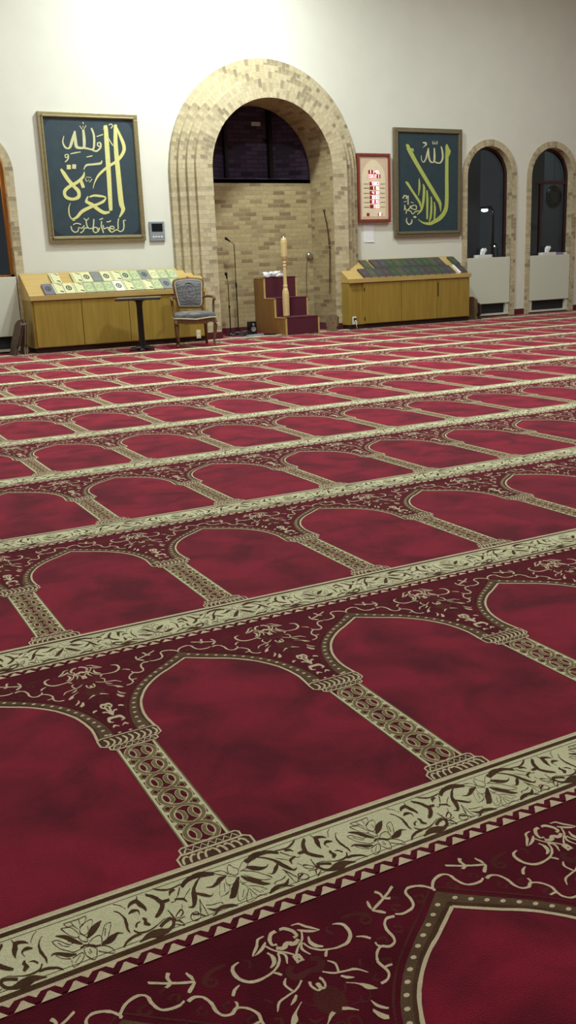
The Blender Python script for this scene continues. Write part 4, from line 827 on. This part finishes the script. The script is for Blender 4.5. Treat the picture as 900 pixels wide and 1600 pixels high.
fs = [(a*n+j, a*n+(j+1) % n, (a+1)*n+(j+1) % n, (a+1)*n+j) for a in range(len(lev)-1) for j in range(n)]+[tuple(range(n)), tuple((len(lev)-1)*n+j for j in range(n))]
MB().add(vs, fs).build('backrest', M['damask'], t, smooth=True)
w_ = back_outline(.925); MB().tube([(x, lean(z)-.018, z) for x, z in w_+[w_[0]]], .010, 6).build('back_welt', M['piping'], t, smooth=True)
mb = MB()
for (a, b, rr) in ((.055, .085, .006), (.10, .125, .005)):
    P = [(a*math.cos(q*2*PI/20)*(1-.25*math.sin(q*2*PI/20)), lean(.745)-.052+.002+.0, .745+b*math.sin(q*2*PI/20)) for q in range(21)]
    mb.tube([(x, lean(z)-.049, z) for x, y, z in P], rr, 5)
mb.tube([(0, lean(z)-.050, z) for z in (.70, .74, .79)], [.004, .03, .004], 8, flat=.3)
mb.build('medallion', M['damask2'], t, smooth=True)
for s in (-1, 1):
    mb = MB(); mb.tube(smooth_path([(s*.185, lean(.66), .66), (s*.245, .12, .675), (s*.292, -.02, .668), (s*.300, -.11, .655), (s*.298, -.145, .628)], 4), [.014,.015,.016,.017,.018,.018,.018,.018,.019,.019,.02,.021,.022,.023,.022,.02,.016], 8)
    mb.tube(smooth_path([(s*.298, -.10, .645), (s*.292, -.07, .58), (s*.284, -.10, .48), (s*.268, -.14, .385)], 4), .016, 8)
    mb.build('arm', M['walnut'], t, smooth=True)

# ------------------------------------------------------------------ stepped pulpit
X0, X1 = 6.27, 6.87; Ys = [11.75, 12.11, 12.47, YN-.02]; Zs = [.262, .555, .875]
t = empty('stepped_pulpit', ((X0+X1)/2, Ys[0], 0)); tag(t, 'three step wooden pulpit covered in maroon carpet inside the niche', 'pulpit')
hw = (X1-X0)/2; D = [y-Ys[0] for y in Ys]
prof = [(D[0], .002), (D[0], Zs[0]), (D[1], Zs[0]), (D[1], Zs[1]), (D[2], Zs[1]), (D[2], Zs[2]), (D[3], Zs[2]), (D[3], .002)]
for s in (-1, 1):
    a, b = sorted((s*hw, s*(hw-.022))); MB().prism(prof, a, b, 'x').build('side_panel', M['stepwood'], t)
for s in (-1, 1):
    mb = MB(); a, b = sorted((s*(hw+.003), s*(hw-.024)))
    for k in range(3):
        mb.box(a, b, D[k]-.006, D[k]+.012, (Zs[k-1] if k else .0)+.002, Zs[k]+.004); mb.box(a, b, D[k]-.006, D[k+1], Zs[k]-.008, Zs[k]+.006)
    mb.build('edge_strip', M['maple_side'], t)
for k in range(3):
    MB().box(-hw+.024, hw-.024, D[k]-.008, D[k]+.01, (Zs[k-1]+.002 if k else .003), Zs[k], .004).box(-hw+.024, hw-.024, D[k]-.008, D[k+1]-.008 if k < 2 else D[3], Zs[k]-.014, Zs[k]+.012, .005).build('step', M['redcarpet'], t)
# turned newel post standing on the first step
t = empty('turned_post', (6.345, 11.86, .276)); tag(t, 'pale turned wooden post standing upright on the lowest pulpit step', 'post')
MB().lathe([(.036,0),(.052,.02),(.055,.25),(.053,.36),(.045,.41),(.034,.44),(.037,.47),(.03,.50),(.027,.62),(.025,.76),(.032,.78),(.025,.80),(.034,.83),(.024,.85),(.040,.88),(.052,.92),(.053,1.13),(.047,1.17),(.034,1.19)], n=8).build('shaft', M['lightwood'], t)
MB().lathe([(.028,1.188),(.036,1.20),(.030,1.215),(.012,1.228)], n=14).build('cap', M['chrome'], t, smooth=True)
# crumpled white cloth on the top step
bm = bmesh.new(); bmesh.ops.create_icosphere(bm, subdivisions=3, radius=1)
r_ = random.Random(5)
for v in bm.verts:
    k = 1+.22*math.sin(7*v.co.x+3*v.co.y)+.18*math.cos(9*v.co.y-5*v.co.x)+r_.uniform(-.12, .12); v.co = Vector((v.co.x*.15*k, v.co.y*.09*k, max(0, v.co.z*.5+.35)*.09*k))
bm.verts.index_update(); cm = MB().add([v.co[:] for v in bm.verts], [[v.index for v in f.verts] for f in bm.faces]); bm.free()
o = cm.build('crumpled_cloth', M['paper'], label='crumpled white cloth lying on the top step of the pulpit', cat='cloth'); o.location = (6.50, 12.56, .888)

# ------------------------------------------------------------------ microphones and small things in the niche
def mic_stand(x, y, h, boom, label):
    t = empty('microphone_stand', (x, y, 0)); tag(t, label, 'microphone stand')
    MB().lathe([(.09,.002),(.09,.012),(.03,.024),(.012,.05)], n=20).build('base', M['blackmetal'], t)
    MB().tube([(0,0,.03),(0,0,h*.55)], .010, 8).tube([(0,0,h*.5),(0,0,h)], .007, 8).lathe([(.013,h*.53),(.016,h*.55),(.013,h*.58)], n=12).build('pole', M['blackmetal'], t)
    mb = MB(); e = Vector(boom); mb.tube([(0,0,h-.01), tuple(Vector((0,0,h))+e*.5), tuple(Vector((0,0,h))+e)], .006, 6); mb.build('boom', M['chrome'], t)
    q = Vector((0,0,h))+e; d = e.normalized()
    MB().tube([tuple(q-d*.03), tuple(q+d*.02), tuple(q+d*.05), tuple(q+d*.075)], [.012,.014,.026,.016], 10).build('microphone', M['black'], t, smooth=True)
mic_stand(5.87, 12.66, 1.42, (-.10, -.02, .06), 'taller black microphone stand in the left of the brick niche')
mic_stand(5.67, 12.53, .82, (-.03, -.03, .10), 'shorter black microphone stand beside the taller one in the niche')
t = empty('chrome_fitting', (7.335, YN, 1.20)); tag(t, 'round chrome fitting on the back wall of the niche at right', 'wall fitting')
MB().lathe([(.062,0),(.062,-.02),(.045,-.045),(.02,-.055)], n=20, ax='y').build('disc', M['chrome'], t, smooth=True)
MB().tube(smooth_path([(-.04,-.008,-.03),(-.07,-.010,-.3),(-.075,-.012,-.7),(-.06,-.012,-1.08)]), .006, 6).build('cable', M['greywood'], t)
t = empty('hanging_staff', (7.36, 12.22, .58)); tag(t, 'dark crooked staff hanging on the right pier inside the niche', 'staff')
MB().tube(smooth_path([(-.07,0,1.30),(-.055,0,1.22),(-.02,0,1.05),(.0,0,.85),(.012,0,.6),(.0,0,.3),(-.01,0,0)]), [.012]*10+[.011]*10+[.010]*10+[.009]*7, 8).lathe([(.01,0),(.026,.012),(.022,.03),(.008,.04)], (-.07,0,1.29), 10).build('shaft', M['darkwood'], t)
MB().lathe([(.013,0),(.015,.01),(.013,.02)], (.004,0,.90), 10).lathe([(.013,0),(.015,.01),(.013,.02)], (.012,0,.76), 10).lathe([(.013,0),(.015,.01),(.013,.02)], (.012,0,.69), 10).build('band', M['chrome'], t)
# small black speaker left of the pulpit
t = empty('floor_speaker', (6.06, 12.55, .002)); tag(t, 'small black speaker on the niche floor left of the pulpit', 'speaker')
MB().box(-.06, .06, -.06, .06, 0, .2, .01).build('cabinet', M['black'], t)
MB().lathe([(.04,0),(.042,-.006),(.02,-.003),(.0,-.001)], (0,-.061,.08), 16, 'y').lathe([(.02,0),(.02,-.005),(.0,-.001)], (0,-.061,.155), 14, 'y').build('driver', M['grey_plastic'], t)
# cables and a socket strip on the floor before the niche
t = empty('power_strip', (5.85, 12.0, .002), .3); tag(t, 'pale power strip lying on the carpet in front of the niche', 'power strip')
MB().box(-.16, .16, -.03, .03, 0, .035, .006).build('housing', M['grey_plastic'], t)
mb = MB()
for k in range(4): mb.box(-.125+k*.07, -.09+k*.07, -.016, .016, .034, .038, .001)
mb.build('socket', M['black'], t)
def cable(pts, m, label, r=.008):
    MB().tube(smooth_path(pts), r, 6).build('cable', m, label=label, cat='cable', group='cables on the floor in front of the niche', smooth=True)
cable([(6.02,12.02,.014),(6.1,11.9,.014),(6.2,11.95,.014),(6.18,12.1,.014),(6.08,12.25,.014),(6.05,12.42,.014)], M['black'], 'black cable looped on the carpet left of the pulpit')
cable([(5.66,11.93,.014),(5.55,11.88,.014),(5.42,11.94,.014),(5.36,12.02,.014)], M['grey_plastic'], 'grey cable on the carpet left of the power strip')
t = empty('cable_bundle', (5.72, 12.22, .002)); tag(t, 'tangled dark cables heaped on the floor left in front of the niche', 'cables')
mb = MB(); r_ = random.Random(2)
for k in range(5):
    c = (r_.uniform(-.08,.08), r_.uniform(-.05,.05)); rr = r_.uniform(.06,.12)
    mb.tube([(c[0]+rr*1.5*math.cos(a*2*PI/16), c[1]+rr*.8*math.sin(a*2*PI/16), .022+k*.012+.006*math.sin(a)) for a in range(17)], .007, 6)
mb.build('coil', M['black'], t)

# ------------------------------------------------------------------ folded book stands leaning at the cabinets
def book_stand(x, y, rz, lean_, h, label, m):
    t = empty('folding_book_stand', (x, y, .002), rz); tag(t, label, 'book stand', 'folded wooden book stands leaning by the cabinets')
    mb = MB()
    for k, dx in enumerate((0, .028)):
        top = (dx+lean_, .0, h); b = (dx, 0, .0)
        vs = []
        for (w0, px_, z) in ((.10, dx, 0), (.075, dx+lean_*.22, h*.22), (.10, dx+lean_*.3, h*.3), (.10, dx+lean_*.86, h*.86), (.06, dx+lean_*.95, h*.95), (.02, dx+lean_, h)):
            vs += [(px_-.009, -w0, z), (px_+.009, -w0, z), (px_+.009, w0, z), (px_-.009, w0, z)]
        n = len(vs)//4
        fs = [(a*4+j, a*4+(j+1) % 4, (a+1)*4+(j+1) % 4, (a+1)*4+j) for a in range(n-1) for j in range(4)]+[(0,1,2,3), tuple((n-1)*4+j for j in range(4))]
        MB().add(vs, fs).build('board', m, t)
    MB().tube([(lean_*.5-.02, -.03, h*.5), (lean_*.5+.05, -.03, h*.5)], .008, 6).build('hinge_pin', M['chrome'], t)
book_stand(2.08, 11.93, .25, .16, .47, 'dark folded wooden book stand leaning left of the left cabinet, the outer of two', M['darkwood'])
book_stand(2.235, 11.98, .15, .05, .48, 'grey brown folded wooden book stand closest to the left end of the left cabinet', M['greywood'])
book_stand(10.09, 11.96, .5, -.05, .40, 'brown folded wooden book stand leaning at the right end of the right cabinet', M['greywood'])
book_stand(10.20, 12.0, .4, -.03, .30, 'dark folded wooden book stand farthest from the arch at the right cabinet', M['darkwood'])
book_stand(7.16, 11.86, .6, .05, .26, 'small brown folded wooden book stand leaning at the right foot of the arch', M['greywood'])

# ------------------------------------------------------------------ light
wd = bpy.data.worlds.new('night'); sc.world = wd; wd.use_nodes = True
bg = wd.node_tree.nodes['Background']; bg.inputs[0].default_value = (.017, .019, .021, 1); bg.inputs[1].default_value = 1.6
area((5.2, 10.3, 6.1), .5, 310, (.94,1,.94))
area((10.4, 8.5, 6.0), .5, 115, (.93,1,.93))
area((0.5, 9.0, 6.0), .5, 105, (.94,1,.945))
area((5.0, 6.0, 6.0), .5, 185, (.94,1,.945))
area((1.5, 2.2, 6.0), .5, 38, (1,1,.98))
area((1.5, YW+1.0, 2.6), .4, 30, (1,.5,.12), (-PI/2, 0, .3), 'street_glow')
area((11.2, YW+.8, 4.6), .3, 14, (.9,.95,1), (.5, 0, .2), 'added_pier_fill')  # added fill light to brighten the pier outside
# ------------------------------------------------------------------ camera
cx_, cy_, cz_, yaw, pit, rol, fpx, _ = CAM
f = Vector((-math.sin(yaw)*math.cos(pit), math.cos(yaw)*math.cos(pit), -math.sin(pit)))
r0 = Vector((math.cos(yaw), math.sin(yaw), 0)); u0 = r0.cross(f)
r = math.cos(rol)*r0+math.sin(rol)*u0; u = -math.sin(rol)*r0+math.cos(rol)*u0
cam = bpy.data.cameras.new('camera'); co = bpy.data.objects.new('camera', cam); COL.objects.link(co)
co.matrix_world = Matrix(((r.x, u.x, -f.x, cx_), (r.y, u.y, -f.y, cy_), (r.z, u.z, -f.z, cz_), (0,0,0,1)))
cam.sensor_fit = 'VERTICAL'; cam.sensor_height = 36; cam.lens = fpx*36/1600; cam.clip_start = .05; cam.clip_end = 200
sc.camera = co
vs_ = sc.view_settings; vs_.view_transform = 'Standard'; vs_.look = 'None'; vs_.gamma = 1; vs_.use_curve_mapping = False; vs_.exposure = .12
